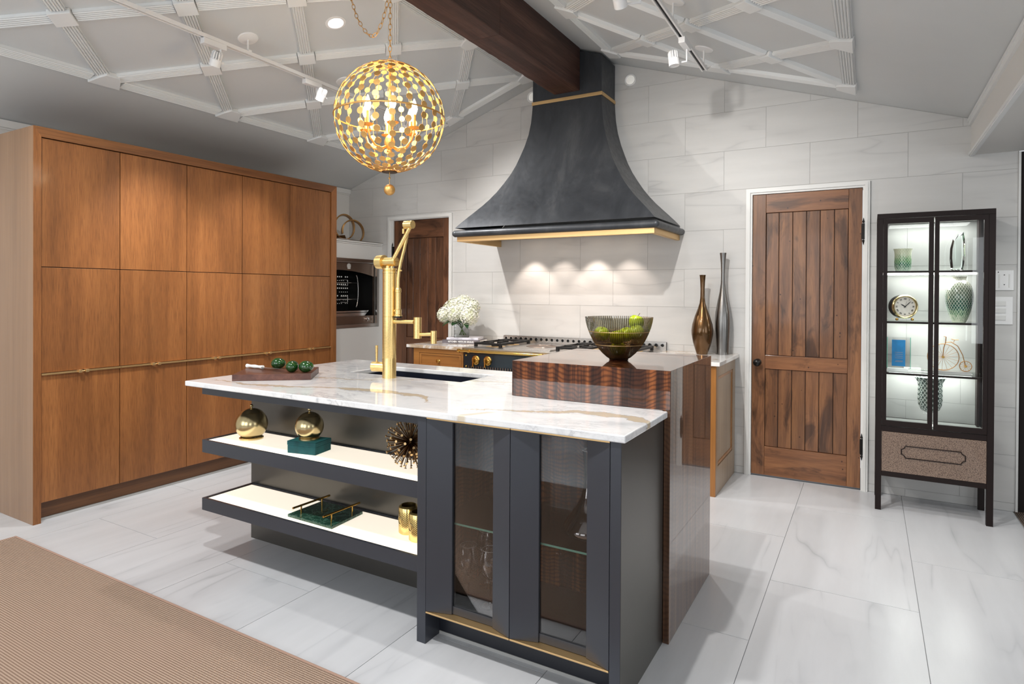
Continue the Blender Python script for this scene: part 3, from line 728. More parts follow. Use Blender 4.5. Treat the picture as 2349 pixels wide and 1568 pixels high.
# chimney with a top cut to the roof slopes (beam butts against its front)
MB().poly([(cx0, 2.975), (cx1, 2.975), (cx1, zc(cx1)-0.022), (XR, ZR-0.022), (cx0, zc(cx0)-0.022)], cyf, yb, XZ).build('chimney', 'zinc', hd, bevel=0.004)
t = MB(); e = 0.006; t.box(cx0-e, cx1+e, cyf-e, yb, 2.947, 2.975); t.build('brass_band', 'brass_pale', hd, bevel=0.002)
prof = [(0.0, 2.947), (0.004, 2.88), (0.011, 2.80), (0.028, 2.70), (0.056, 2.60), (0.085, 2.52), (0.116, 2.439), (0.155, 2.36), (0.199, 2.288), (0.250, 2.212), (0.301, 2.148), (0.350, 2.094), (0.401, 2.044), (0.452, 1.995), (0.503, 1.945), (0.545, 1.900)]
kL, kR, kF = 0.535/0.545, 0.555/0.545, 0.375/0.545
rows = []
for d, z in prof: rows.append([(cx0-d*kL, yb, z), (cx0-d*kL, cyf-d*kF, z), (cx1+d*kR, cyf-d*kF, z), (cx1+d*kR, yb, z)])
t = MB()
for k in range(3):
    vs = []; N = 9
    for r in rows:
        a, b = Vector(r[k]), Vector(r[k+1])
        for q in range(N): vs.append(a.lerp(b, q/(N-1)))
    fs = [(i*N+q, i*N+q+1, (i+1)*N+q+1, (i+1)*N+q) for i in range(len(rows)-1) for q in range(N-1)]
    t.add(vs, fs, 0, True)
t.build('bell', 'zinc', hd)
bx0, bx1, by = -3.014, -1.302, 4.272
# underside rolled lip, brass trim, filter plate with lamps
t = MB(); zl = 1.852; rr = 0.026
t.tube([(bx0+0.0, yb, zl), (bx0, by+0.0, zl)], rr, 12, m=0, ry=0.028); t.tube([(bx0-0.006, by, zl), (bx1+0.006, by, zl)], 0.028, 12, ry=rr); t.tube([(bx1, by, zl), (bx1, yb, zl)], rr, 12, ry=0.028)
t.sphere((bx0, by, zl), 0.027); t.sphere((bx1, by, zl), 0.027); t.build('rolled_lip', 'zinc', hd)
def ring_box(t, x0, x1, y0, y1, z0, z1, w):
    t.box(x0, x1, y0, y0+w, z0, z1); t.box(x0, x0+w, y0+w, y1, z0, z1); t.box(x1-w, x1, y0+w, y1, z0, z1)
t = MB(); ring_box(t, bx0+0.012, bx1-0.012, by+0.006, yb, 1.786, 1.845, 0.03); t.build('brass_trim', 'brass_pale', hd, bevel=0.002)
MB().box(bx0+0.04, bx1-0.04, by+0.034, yb, 1.845, 1.875).build('underside_plate', 'steel', hd)
for i, x in enumerate((-2.62, -2.33, -2.02, -1.73)):
    q = MB(); q.lathe([(0, -0.003), (0.028, -0.003), (0.034, 0.0), (0.034, 0.004)], (x, 4.78, 1.842), 20); q.build('lamp', 'hood_lamp', hd)
    light('hood_lamp_beam', 'SPOT', (x, 4.78, 1.832), [15, 9, 14, 8][i], (1, 0.85, 0.74), aim=(x+0.01, 4.86, 0.9), spot_size=radians(80), spot_blend=0.5, shadow_soft_size=0.02)
# ------------------------------------------------------------------ tall oak cabinets
CX = -4.18; CYa, CYb = 1.719, 4.068; CT = 2.311
tc_ = thing('tall_oak_cabinets', (-4.5, (CYa+CYb)/2, 0), 'wall of tall flat-fronted oak cabinets with fifteen doors and a brass line', 'cabinet')
MB().box(-4.86, CX, CYa, CYa+0.040, 0, CT).build('gable', ['oak_gable'], tc_, bevel=0.001)
MB().box(-4.86, CX-0.03, CYb-0.06, CYb-0.012, 0, CT-0.01).build('gable', 'oak_z', tc_)
MB().box(CX-0.012, CX+0.0006, CYa+0.0005, CYa+0.0405, 0.0005, CT-0.0005).build('edge_strip', 'oak_z', tc_)
MB().poly([(CYa+0.001, CT), (CYb-0.0, CT), (CYb-0.062, CT-0.058), (CYa+0.042, CT-0.058)], CX-0.03, CX+0.0008, YZ).build('top_rail', 'oak_y', tc_, bevel=0.001)
MB().poly([(CYb, CT), (CYb-0.062, CT-0.058), (CYb-0.062, 0), (CYb, 0)], CX-0.03, CX+0.0008, YZ).build('end_stile', 'oak_z', tc_, bevel=0.001)
MB().box(-4.86, CX-0.03, CYa+0.04, CYb-0.06, 0.112, CT-0.06).build('carcass', 'black', tc_)
MB().box(-4.86, CX, CYa+0.02, CYb-0.002, CT-0.02, CT+0.0005).build('top_board', 'oak_y', tc_)
MB().box(-4.86, CX-0.056, CYa+0.04, CYb-0.06, 0.016, 0.1115).build('toe_kick', 'oak_base_dark', tc_)
MB().box(-4.86, CX-0.05, CYa+0.04, CYb-0.06, 0.0, 0.014).build('toe_seal', 'grout', tc_)
ys = [1.760, 2.203, 2.655, 3.103, 3.556, 4.004]
for i in range(5):
    a, b = ys[i], ys[i+1]; g = 0.0022
    for j, (z0, z1) in enumerate(((0.116, 0.862), (0.876, 1.495), (1.499, 2.249))):
        lo = MB().box(CX-0.028, CX-0.010, a+g, b-g, z0, z1).build('door', 'oak_z', tc_, origin=(CX-0.01, (a+b)/2, z0), bevel=0.0012)
        if j == 0:
            m_ = (a+b)/2
            MB().box(CX-0.026, CX+0.005, a+0.001, m_-0.028, 0.8635, 0.873).build('brass_strip', 'brass_pale', tc_)
            MB().box(CX-0.026, CX+0.005, m_+0.028, b-0.001, 0.8635, 0.873).build('brass_strip', 'brass_pale', tc_)
            h = MB()
            for s_ in (-1, 1):
                h.box(CX-0.016, CX+0.016, m_+s_*0.019-0.010, m_+s_*0.019+0.010, 0.860, 0.877)
            h.cyl((CX+0.004, m_-0.012, 0.868), (CX+0.004, m_+0.012, 0.868), 0.004, seg=8)
            h.build('handle', 'brass_pale', lo, bevel=0.001)
# ------------------------------------------------------------------ oven and its white housing
OX = -4.43
tag(MB().poly([(4.075, 0), (YW-0.001, 0), (YW-0.001, 1.835), (4.075, 1.835)], XLW+0.001, OX, YZ, [[(4.12, 1.005), (4.905, 1.005), (4.905, 1.69), (4.12, 1.69)]]).build('wall_oven_housing', 'trim_white'), kind='structure')
t = MB(); t.box(XLW, OX+0.012, 4.075, YW-0.001, 1.853, 1.868); t.box(XLW, OX+0.004, 4.075, YW-0.001, 1.836, 1.852); tag(t.build('trim_3', 'trim_white', bevel=0.002), kind='structure')
tag(MB().box(XLW, OX+0.014, 4.075, YW-0.001, 1.869, 1.873).build('trim_4', 'steel'), kind='structure')
ov = thing('wall_oven', (OX, 4.5, 1.0), 'built-in rotisserie oven with brown steel frame and arched dark window', 'oven')
ya, ye_ = 4.122, 4.903
MB().poly([(ya, 1.008), (ye_, 1.008), (ye_, 1.688), (ya, 1.688)], OX-0.02, OX+0.006, YZ, [[(ya+0.03, 1.04), (4.872, 1.04), (4.872, 1.65), (ya+0.03, 1.65)]]).build('outer_frame', 'steel', ov, bevel=0.002)
MB().box(OX-0.035, OX+0.03, ya, ye_, 1.662, 1.690).build('top_lip', 'steel_brown', ov, bevel=0.003)
arch = [(4.86, 1.12)]; arch = [(4.155, 1.12), (4.862, 1.12), (4.862, 1.52)]
for i in range(13):
    y = 4.862-0.707*i/12; arch.append((y, 1.52+0.055*(1-((y-4.40)/0.46)**2) if abs(y-4.40) < 0.46 else 1.52))
arch.append((4.155, 1.52))
# remove duplicates
ar = []
for p in arch:
    if not ar or (abs(p[0]-ar[-1][0])+abs(p[1]-ar[-1][1])) > 1e-4: ar.append(p)
MB().poly([(ya+0.03, 1.04), (4.872, 1.04), (4.872, 1.65), (ya+0.03, 1.65)], OX-0.05, OX-0.03, YZ, [ar]).build('front_panel', 'steel_brown', ov, bevel=0.001)
t = MB(); t.box(OX-0.40, OX-0.39, ya+0.03, 4.872, 1.1, 1.62); t.box(OX-0.39, OX-0.05, 4.862, 4.872, 1.1, 1.62); t.box(OX-0.39, OX-0.05, ya+0.03, 4.872, 1.1, 1.118); t.box(OX-0.39, OX-0.05, ya+0.03, 4.872, 1.61, 1.62)
t.build('cavity', 'black', ov)
q = MB()
for i in range(9):
    for j in range(8):
        y, z = 4.62+0.028*i, 1.24+0.040*j
        if (i+j) % 7 == 6: continue
        q.cyl((OX-0.388, y, z), (OX-0.386, y, z), 0.008 if j % 3 else 0.0045, seg=6)
tag(q.build('lit_perforations', 'lens_off', ov), kind='stuff')
for z in (1.455, 1.285):
    r = MB(); r.tube([(OX-0.2, ya+0.06, z), (OX-0.2, 4.80, z)], 0.006, 8); rod = r.build('spit_rod', 'steel_bright', ov)
    for y in (4.66, 4.42):
        f = MB(); f.tube([(OX-0.2, y, z-0.03), (OX-0.2, y, z+0.03)], 0.003, 6)
        for s_ in (-1, 1): f.tube([(OX-0.2, y, z+s_*0.03), (OX-0.2, y-0.03, z+s_*0.03), (OX-0.2, y-0.10, z+s_*0.028)], 0.003, 6)
        f.build('prong', 'steel_bright', rod)
r = MB(); pts = [(OX-0.2, 4.78+0.035*cos(radians(a)), 1.37+0.17*sin(radians(a))) for a in range(-80, 81, 10)]; r.tube(pts, 0.009, 8, ry=0.004); r.build('side_bracket', 'steel_bright', ov)
r = MB(); r.box(OX-0.30, OX-0.06, ya+0.05, 4.80, 1.150, 1.156); r.add([(OX-0.06, ya+0.05, 1.12), (OX-0.06, 4.76, 1.12), (OX-0.06, 4.82, 1.172), (OX-0.06, ya+0.05, 1.172), (OX-0.07, ya+0.05, 1.12), (OX-0.07, 4.76, 1.12), (OX-0.07, 4.82, 1.172), (OX-0.07, ya+0.05, 1.172)], [(0, 1, 2, 3), (7, 6, 5, 4), (0, 4, 5, 1), (1, 5, 6, 2), (2, 6, 7, 3)])
r.build('drip_tray', 'steel_bright', ov)
mtx = Vector((1, 0, 0)).to_track_quat('Z', 'Y').to_matrix()
r = MB(); r.lathe([(0, 0), (0.021, 0), (0.021, 0.01), (0.012, 0.013), (0.012, 0.026), (0, 0.028)], (OX-0.03, 4.76, 1.085), 20, mtx); r.box(OX-0.006, OX+0.004, 4.756, 4.764, 1.068, 1.102); r.build('knob', 'steel_bright', ov)
r = MB(); r.lathe([(0, 0.004), (0.023, 0.004), (0.026, 0.002), (0.026, 0)], (OX-0.03, 4.505, 1.618), 24, mtx); r.box(OX-0.03, OX-0.026, 4.487, 4.523, 1.588, 1.600)
r.build('emblem', 'paper', ov)
for z in (1.06, 1.10): MB().cyl((OX-0.031, 4.83, z), (OX-0.027, 4.83, z), 0.006, seg=8).build('screw', 'steel_bright', ov)
# looping ribbon sculpture on the ledge
sc = thing('ring_sculpture', (-4.62, 4.66, 1.873), 'bronze double-loop ribbon sculpture on the ledge above the oven', 'sculpture')
def ribbon(path, w, th=0.012):
    mb = MB(); n = len(path); vs = []
    for i, (p, nrm) in enumerate(path):
        p = Vector(p); a = Vector(nrm).normalized()
        t0 = Vector(path[min(i+1, n-1)][0])-Vector(path[max(i-1, 0)][0]); t0.normalize(); o = t0.cross(a).normalized()
        vs += [p+a*w/2+o*th/2, p+a*w/2-o*th/2, p-a*w/2-o*th/2, p-a*w/2+o*th/2]
    fs = [(i*4+k, i*4+(k+1) % 4, (i+1)*4+(k+1) % 4, (i+1)*4+k) for i in range(n-1) for k in range(4)]+[(0, 1, 2, 3), ((n-1)*4+3, (n-1)*4+2, (n-1)*4+1, (n-1)*4)]
    return mb.add(vs, fs, 0, False)
# loops face the room: lie in a vertical plane
def loop_pts(c, ry_, rz_, a0, a1, tilt, n=40, lean=0.0):
    out = []
    for i in range(n+1):
        a = radians(a0+(a1-a0)*i/n); u, v = ry_*cos(a), rz_*sin(a); u, v = u*cos(tilt)-v*sin(tilt), u*sin(tilt)+v*cos(tilt)
        out.append(((c[0]+lean*u, c[1]+u, c[2]+v), (1, -0.55, 0.15)))
    return out
ribbon(loop_pts((-4.62, 4.60, 2.015), 0.135, 0.125, -60, 290, 0.15), 0.05).build('large_loop', 'ring_bronze', sc)
ribbon(loop_pts((-4.60, 4.70, 1.975), 0.125, 0.118, -62, 205, -0.2, lean=0.2), 0.045).build('small_loop', 'ring_bronze', sc)
MB().box(-4.68, -4.56, 4.46, 4.60, 1.8735, 1.894).build('plinth', 'paper', sc, bevel=0.002)
MB().poly([(4.50, 1.8945), (4.61, 1.8945), (4.59, 1.935), (4.52, 1.925)], -4.65, -4.60, YZ).build('knuckle', 'bronze_dark', sc)

# ------------------------------------------------------------------ range and side counters
RX0, RX1, RY = -2.926, -1.411, 4.27
rg = thing('range_cooker', (-2.17, 4.6, 0), 'wide professional range with blue enamel front, brass rail and steel top', 'cooker')
MB().box(RX0, RX1, RY+0.01, YW-0.03, 0.08, 0.866).build('body', 'enamel_blue', rg)
MB().box(RX0+0.0, RX1-0.0, RY-0.012, YW-0.028, 0.866, 0.906).build('worktop', 'steel', rg, bevel=0.004)
MB().box(RX0+0.02, RX1-0.02, RY+0.05, YW-0.05, 0.0, 0.08).build('plinth', 'black', rg)
MB().box(RX0+0.004, RX1-0.004, RY, RY+0.011, 0.735, 0.860).build('control_panel', 'enamel_blue', rg, bevel=0.002)
MB().box(RX0, RX1, RY-0.008, RY+0.012, 0.713, 0.732).build('lower_brass_trim', 'brass', rg, bevel=0.003)
r = MB(); r.cyl((RX0-0.02, RY-0.05, 0.882), (RX1+0.02, RY-0.05, 0.882), 0.011, seg=14)
for x in (RX0-0.012, RX0+0.09, -2.17, RX1-0.09, RX1+0.012): r.cyl((x-0.01, RY-0.05, 0.882), (x+0.01, RY-0.05, 0.882), 0.0155, seg=14)
for x in (RX0+0.09, -2.17, RX1-0.09): r.cyl((x, RY-0.05, 0.882), (x, RY-0.012, 0.882), 0.008, seg=8)
r.build('towel_rail', 'brass_polished', rg)
mty = Vector((0, -1, 0)).to_track_quat('Z', 'Y').to_matrix()
for x in (-2.80, -2.685, -2.2, -1.65, -1.53):
    r = MB(); r.lathe([(0, 0), (0.038, 0), (0.038, 0.006), (0.031, 0.010), (0.024, 0.010), (0.020, 0.016), (0.016, 0.02), (0.016, 0.03), (0, 0.032)], (x, RY, 0.806), 24, mty)
    kb = r.build('knob', 'brass', rg)
    r = MB(); r.poly([(x-0.010, 0.826), (x+0.006, 0.826), (x+0.004, 0.756), (x-0.008, 0.756)], RY-0.046, RY-0.030, XZ); r.build('lever', 'brass_polished', kb, bevel=0.003)
for z in (0.842, 0.752): MB().sphere((-2.895, RY-0.004, z), 0.009, 12, 6).build('rivet', 'brass_polished', rg)
r = MB()
for i in range(60):
    x = -2.87+i*0.0235
    if x < RX1-0.05: r.box(x, x+0.008, RY-0.007, RY+0.001, 0.737, 0.756)
tag(r.build('vent_fins', 'steel_brown', rg), kind='stuff')
# back guard with round vents
zt0, zt1 = 0.906, 0.970
holes = []; nh = 29; 
def circ(cx, cz, r, n=14): return [(cx+r*cos(2*pi*i/n), cz+r*sin(2*pi*i/n)) for i in range(n)]
hx = [RX0+0.028+(RX1-RX0-0.056)*i/(nh-1) for i in range(nh)]
MB().poly([(RX0, zt0), (RX1, zt0), (RX1, zt1), (RX0, zt1)], 4.925, 4.935, XZ, [circ(x, 0.944, 0.0125) for x in hx]).build('back_guard', 'steel', rg)
MB().box(RX0, RX1, 4.940, YW-0.004, zt0, zt1).build('back_guard_lining', 'black', rg)
for x in hx:
    MB().lathe([(0.0125, 0.0), (0.0165, 0.0), (0.0165, 0.0018), (0.0125, 0.0018)], (x, 4.925, 0.944), 14, mty).build('vent_ring', 'steel_bright', rg)
def grate(x0, x1, y0, y1, label=None):
    r = MB(); z = 0.945; w = 0.009
    ex = []
    for (ax, ay) in ((x0, y0), (x1, y0), (x0, y1), (x1, y1)):
        r.box(ax-0.012, ax+0.012, ay-0.012, ay+0.012, 0.908, z)
    r.box(x0-0.008, x1+0.008, y0-0.009, y0+0.009, z-0.018, z); r.box(x0-0.008, x1+0.008, y1-0.009, y1+0.009, z-0.018, z)
    r.box(x0-0.009, x0+0.009, y0, y1, z-0.018, z); r.box(x1-0.009, x1+0.009, y0, y1, z-0.018, z)
    for cy in ((y0*3+y1)/4, (y0+y1*3)/4):
        cx = (x0+x1)/2
        r.box(x0, cx-0.03, cy-0.006, cy+0.006, z-0.014, z+0.004); r.box(cx+0.03, x1, cy-0.006, cy+0.006, z-0.014, z+0.004)
        r.box(cx-0.006, cx+0.006, cy+0.03, cy+0.13 if cy+0.13 < y1 else y1, z-0.014, z+0.004); r.box(cx-0.006, cx+0.006, max(cy-0.13, y0), cy-0.03, z-0.014, z+0.004)
        b = MB(); b.lathe([(0, 0.022), (0.03, 0.022), (0.036, 0.014), (0.036, 0.0), (0.05, 0.0)], (cx, cy, 0.907), 20); b.build('burner', ['black_iron'], rg)
        b = MB(); b.lathe([(0, 0.002), (0.075, 0.002), (0.085, 0.0)], (cx, cy, 0.9065), 24); b.build('burner_pan', 'brass_pale', rg)
    r.build('grate', 'black_iron', rg, bevel=0.003)
grate(-2.86, -2.62, 4.36, 4.84); grate(-2.10, -1.86, 4.36, 4.84); grate(-1.74, -1.50, 4.36, 4.84)
r = MB(); r.box(-2.58, -2.15, 4.33, 4.86, 0.9062, 0.916); r.build('simmer_plate', 'steel', rg, bevel=0.004)
r = MB(); r.lathe([(0.0, 0.0), (0.12, 0.0), (0.121, 0.0025), (0.128, 0.0025), (0.129, 0)], (-2.365, 4.60, 0.9162), 36); r.build('plate_ring', 'steel_brown', rg)

def panel_frame(mb, a, b, z0, z1, y, w, mp, d=0.008):
    pass
lc = thing('left_base_cabinet', (-3.19, 4.6, 0), 'honey oak base cabinet with one drawer, left of the range', 'cabinet')
MB().box(-3.456, RX0-0.004, RY+0.02, YW-0.002, 0.08, 0.878).build('carcass', 'honey_x', lc)
MB().box(-3.43, RX0-0.01, RY+0.06, YW-0.01, 0, 0.08).build('plinth', 'oak_base_dark', lc)
MB().poly([(-3.456, 0.08), (RX0-0.004, 0.08), (RX0-0.004, 0.878), (-3.456, 0.878)], RY+0.005, RY+0.022, XZ, [[(-3.395, 0.13), (-2.95, 0.13), (-2.95, 0.70), (-3.395, 0.70)], [(-3.395, 0.725), (-2.95, 0.725), (-2.95, 0.838), (-3.395, 0.838)]]).build('face_frame', 'honey_x', lc, bevel=0.002)
dr = MB().poly([(-3.392, 0.728), (-2.953, 0.728), (-2.953, 0.835), (-3.392, 0.835)], RY+0.006, RY+0.02, XZ, [[(-3.372, 0.742), (-2.973, 0.742), (-2.973, 0.822), (-3.372, 0.822)]]).box(-3.38, -2.96, RY+0.013, RY+0.021, 0.735, 0.83).build('drawer', 'honey_x', lc, bevel=0.0015)
r = MB(); r.lathe([(0, 0), (0.010, 0), (0.006, 0.004), (0.006, 0.014), (0.014, 0.018), (0.016, 0.024), (0.012, 0.03), (0, 0.032)], (-3.185, RY+0.013, 0.775), 18, mty); r.build('knob', 'brass', dr)
MB().poly([(-3.392, 0.135), (-2.953, 0.135), (-2.953, 0.695), (-3.392, 0.695)], RY+0.006, RY+0.02, XZ, [[(-3.34, 0.19), (-3.0, 0.19), (-3.0, 0.64), (-3.34, 0.64)]]).box(-3.36, -2.98, RY+0.013, RY+0.021, 0.16, 0.67).build('cabinet_door', 'honey_z', lc, bevel=0.0015)
tag(MB().box(-3.524, RX0-0.003, RY-0.012, YW-0.001, 0.8785, 0.905).build('left_worktop', 'counter_stone', origin=(-3.2, 4.6, 0.88), bevel=0.002), 'beige and white stone worktop with the flowers, left of the range', 'worktop')
rc = thing('right_base_cabinet', (-1.14, 4.6, 0), 'honey oak base cabinet with a framed grey-brown side panel, right of the range', 'cabinet')
MB().box(RX1+0.004, -0.897, RY+0.02, YW-0.002, 0.0, 0.878).build('carcass', 'honey_z', rc)
MB().box(RX1+0.004, -0.884, RY+0.0, RY+0.02, 0.0, 0.878).build('face_frame', 'honey_z', rc, bevel=0.002)
# side: frame with recessed panel (in the yz plane)
r = MB(); r.poly([(RY+0.0205, 0), (YW-0.004, 0), (YW-0.004, 0.878), (RY+0.0205, 0.878)], -0.897, -0.884, YZ, [[(RY+0.075, 0.19), (YW-0.09, 0.19), (YW-0.09, 0.80), (RY+0.075, 0.80)]]); r.build('side_frame', 'side_panel_wood', rc, bevel=0.0012)
r = MB(); r.poly([(RY+0.078, 0.193), (YW-0.093, 0.193), (YW-0.093, 0.797), (RY+0.078, 0.797)], -0.896, -0.888, YZ, [[(RY+0.098, 0.213), (YW-0.113, 0.213), (YW-0.113, 0.777), (RY+0.098, 0.777)]]); r.build('panel_bead', 'honey_z', rc, bevel=0.002)
MB().box(-0.8968, -0.893, RY+0.078, YW-0.093, 0.193, 0.797).build('side_panel', 'side_panel_wood', rc)
tag(MB().box(RX1+0.003, -0.857, RY-0.02, YW-0.001, 0.8785, 0.905).build('right_worktop', 'counter_stone', origin=(-1.5, 4.9, 0.88), bevel=0.002), 'beige and white stone worktop under the two tall vases, right of the range', 'worktop')
# ------------------------------------------------------------------ kitchen island
isl = thing('kitchen_island', (-1.8, 2.5, 0), 'charcoal kitchen island with glowing open shelves and a glazed end cabinet', 'island')
IY = 1.908; IP = 'island_paint'
BY = 2.25
MB().box(-2.956, -1.522, BY, BY+0.02, 0.0, 0.835).build('back_panel', 'island_side_metal', isl)
MB().box(-2.956, -2.936, BY+0.02, 3.02, 0.0, 0.835).build('end_panel', IP, isl)
MB().box(-2.936, -0.70, 3.0, 3.02, 0.0, 0.835).build('rear_panel', IP, isl)
MB().box(-2.945, -0.692, 1.952, 3.04, 0.838, 0.8785).build('top_rail', IP, isl, bevel=0.001) if False else None
t = MB(); t.box(-2.946, -1.522, 1.950, 1.972, 0.836, 0.878); t.box(-2.946, -2.926, 1.972, 3.03, 0.836, 0.878); t.build('sub_top_rail', IP, isl, bevel=0.001)
MB().box(-2.925, -1.522, 1.973, BY, 0.858, 0.878).build('sub_top_board', IP, isl)
for (z0, z1) in ((0.540, 0.600), (0.246, 0.303)):
    sh = MB(); x0, x1, y0, y1 = -2.944, -1.522, 1.950, BY-0.001
    sh.box(x0, x1, y0, y1, z0, z1-0.012); sh.box(x0, x1, y0, y0+0.012, z1-0.012, z1+0.004); sh.box(x0, x0+0.012, y0+0.012, y1, z1-0.012, z1+0.004); sh.box(x0+0.012, x1, y1-0.010, y1, z1-0.012, z1+0.004)
    so = sh.build('shelf', IP, isl)
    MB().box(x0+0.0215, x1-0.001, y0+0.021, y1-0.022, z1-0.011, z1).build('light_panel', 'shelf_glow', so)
    fr_ = MB(); fr_.poly([(x0+0.0125, y0+0.0125), (x1-0.0005, y0+0.0125), (x1-0.0005, y1-0.0105), (x0+0.0125, y1-0.0105)], z1-0.0115, z1+0.0005, XYZ, [[(x0+0.021, y0+0.0205), (x1-0.0009, y0+0.0205), (x1-0.0009, y1-0.0215), (x0+0.021, y1-0.0215)]])
    fr_.build('panel_frame', 'steel', so)
# glazed cabinet
gx0, gx1 = -1.521, -0.690; CYB = 2.378
MB().box(gx0, -1.479, IY, 2.40, 0.0, 0.878).build('left_side', IP, isl, bevel=0.001)
MB().box(-0.727, gx1, IY, 2.378, 0.0, 0.878).build('right_side', [IP], isl, bevel=0.001)
MB().box(gx1-0.002, gx1+0.001, IY+0.002, 2.378, 0.0, 0.878).build('side_skin', 'island_side_metal', isl)
MB().box(-1.479, -0.727, IY+0.03, CYB, 0.10, 0.121).build('cabinet_floor', IP, isl)
MB().box(-1.479, -0.727, CYB-0.012, CYB, 0.121, 0.86).build('cabinet_back', 'veneer', isl)
MB().box(-1.479, -1.475, IY+0.05, CYB-0.012, 0.121, 0.86).build('inner_lining', 'veneer', isl)
MB().box(-1.479, -0.727, IY+0.03, CYB, 0.862, 0.878).build('cabinet_top', IP, isl)
MB().box(-1.479, -0.727, 2.0, 2.02, 0.0, 0.10).build('toe_kick', 'toe_dark', isl, bevel=0.001)
MB().box(-1.478, -0.728, 1.997, 2.0, 0.0, 0.012).build('toe_seal', 'grout', isl)
MB().box(-1.474, -0.728, IY+0.06, CYB-0.013, 0.463, 0.470).build('glass_shelf', ['shelf_glass'], isl)
MB().box(-1.474, -0.728, IY+0.0585, IY+0.0599, 0.463, 0.470).build('glass_shelf_edge', 'glass_edge', isl)
def gdoor(xa, xb, ga, gb):
    d = MB()
    z0, z1 = 0.128, 0.872; rec = 0.030
    # wedge stiles: outer edge flush, inner edge set back
    for (o_, i_) in ((xa, ga), (xb, gb)):
        d.poly([(o_, IY), (i_, IY+rec), (i_, IY+rec+0.016), (o_, IY+rec+0.016)], z0, z1, XYZ)
    do = d.build('glass_door', IP, isl, bevel=0.0006)
    for (a, b) in ((0.121, 0.127), (0.873, 0.879)):
        MB().box(xa, xb, IY-0.001, IY+rec+0.014, a, b).build('brass_ledge', 'brass_pale', do, bevel=0.0008)
    d = MB(); d.box(ga, gb, IY+rec+0.006, IY+rec+0.016, z0+0.0005, z0+0.030); d.build('bottom_rail', IP, do)
    MB().box(ga, gb, IY+rec+0.008, IY+rec+0.012, z0+0.030, z1).build('pane', 'island_pane', do)
gdoor(-1.4775, -1.1055, -1.376, -1.193); gdoor(-1.1030, -0.7290, -1.003, -0.821)
# veneered waterfall block
wf = thing('veneer_counter_block', (-1.02, 2.73, 0), 'high-gloss figured walnut raised counter with a waterfall end panel on the island', 'counter')
MB().box(-1.371, -0.664, 2.383, 3.090, 0.906, 1.061).build('raised_top', 'veneer', wf, bevel=0.0012)
MB().box(-0.6638, -0.6634, 2.3845, 3.0885, 0.9, 1.0595).build('side_skin', 'veneer_side', wf)
MB().box(-0.6885, -0.664, 2.383, 3.090, 0.0, 0.9058).build('waterfall_panel', 'veneer_side', wf, bevel=0.001)
# marble top with a sink cut-out and a bevelled underside edge
ct = MB(); o = [(-3.009, 1.897), (-0.673, 1.897), (-0.673, 2.380), (-0.692, 2.380), (-0.692, 3.105), (-3.009, 3.105)]
SKX0, SKX1, SKY0, SKY1 = -2.560, -1.800, 2.600, 2.925
hole = [(SKX0, SKY0), (SKX1, SKY0), (SKX1, SKY1), (SKX0, SKY1)]
ct.poly(o, 0.8795, 0.905, XYZ, [hole])
tag(ct.build('marble_worktop', 'marble', origin=(-3.009, 1.897, 0.88), bevel=0.004), 'white marble worktop with gold and grey veins on the island', 'worktop')
sk = thing('sink', (-2.2, 2.76, 0.7), 'dark composite undermount sink in the marble island top', 'sink')
t = MB(); a0, a1, b0, b1 = SKX0-0.004, SKX1+0.004, SKY0-0.004, SKY1+0.004; zz = 0.66
t.poly([(a0-0.012, b0-0.012), (a1+0.012, b0-0.012), (a1+0.012, b1+0.012), (a0-0.012, b1+0.012)], zz, 0.879, XYZ, [[(a0, b0), (a1, b0), (a1, b1), (a0, b1)]])
t.box(a0-0.012, a1+0.012, b0-0.012, b1+0.012, zz-0.012, zz); t.build('basin', 'sink_dark', sk)
# faucet
fx, fy = -2.211, 2.532
fc_ = thing('kitchen_faucet', (fx, fy, 0.905), 'tall brushed brass faucet with articulated arms and pull-down spray behind the cutting board', 'faucet')
FB = 'faucet_brass'
r = MB(); r.lathe([(0, 0), (0.0365, 0), (0.0365, 0.105), (0.0362, 0.106), (0.0365, 0.107), (0.0365, 0.325), (0.0355, 0.326), (0.0365, 0.327), (0.0365, 0.555), (0.0, 0.555)], (fx, fy, 0.905), 40); r.build('column', FB, fc_)
r = MB(); r.lathe([(0, 0.556), (0.0375, 0.556), (0.0375, 0.566), (0.0345, 0.568), (0.0345, 0.571), (0.0375, 0.573), (0.0375, 0.582), (0, 0.582)], (fx, fy, 0.905), 40); r.cyl((fx-0.012, fy, 1.487), (fx-0.012, fy, 1.52), 0.012); r.cyl((fx+0.015, fy, 1.487), (fx+0.015, fy, 1.505), 0.006); r.build('collar', FB, fc_)
r = MB(); zq = 1.521; r.cyl((fx-0.082, fy, zq), (fx-0.068, fy, zq), 0.036, seg=32); r.cyl((fx-0.067, fy, zq), (fx-0.038, fy, zq), 0.0375, seg=32); r.cyl((fx-0.038, fy, zq), (fx+0.046, fy, zq), 0.0235, seg=28); r.build('pivot', FB, fc_)
MB().box(fx+0.0462, fx+0.0472, fy-0.021, fy+0.021, zq-0.001, zq+0.001).build('slot', 'brass', fc_)
pA = Vector((fx+0.034, fy-0.012, zq+0.012)); pB = Vector((-2.075, fy+0.0, 1.699))
MB().tube([pA, pA.lerp(pB, 0.5), pB], 0.0105, 16).build('upper_arm', FB, fc_)
r = MB(); r.cyl((-2.108, fy, 1.712), (-2.056, fy, 1.712), 0.0215, seg=28); r.cyl((-2.103, fy-0.02, 1.69), (-2.103, fy-0.02, 1.665), 0.006, seg=10); r.build('upper_joint', FB, fc_)
h0 = [(-2.092, fy+0.006, 1.70), (-2.105, fy+0.008, 1.64), (-2.122, fy+0.008, 1.58), (-2.140, fy+0.006, 1.52), (-2.150, fy+0.004, 1.475), (-2.153, fy, 1.43), (-2.153, fy, 1.375)]
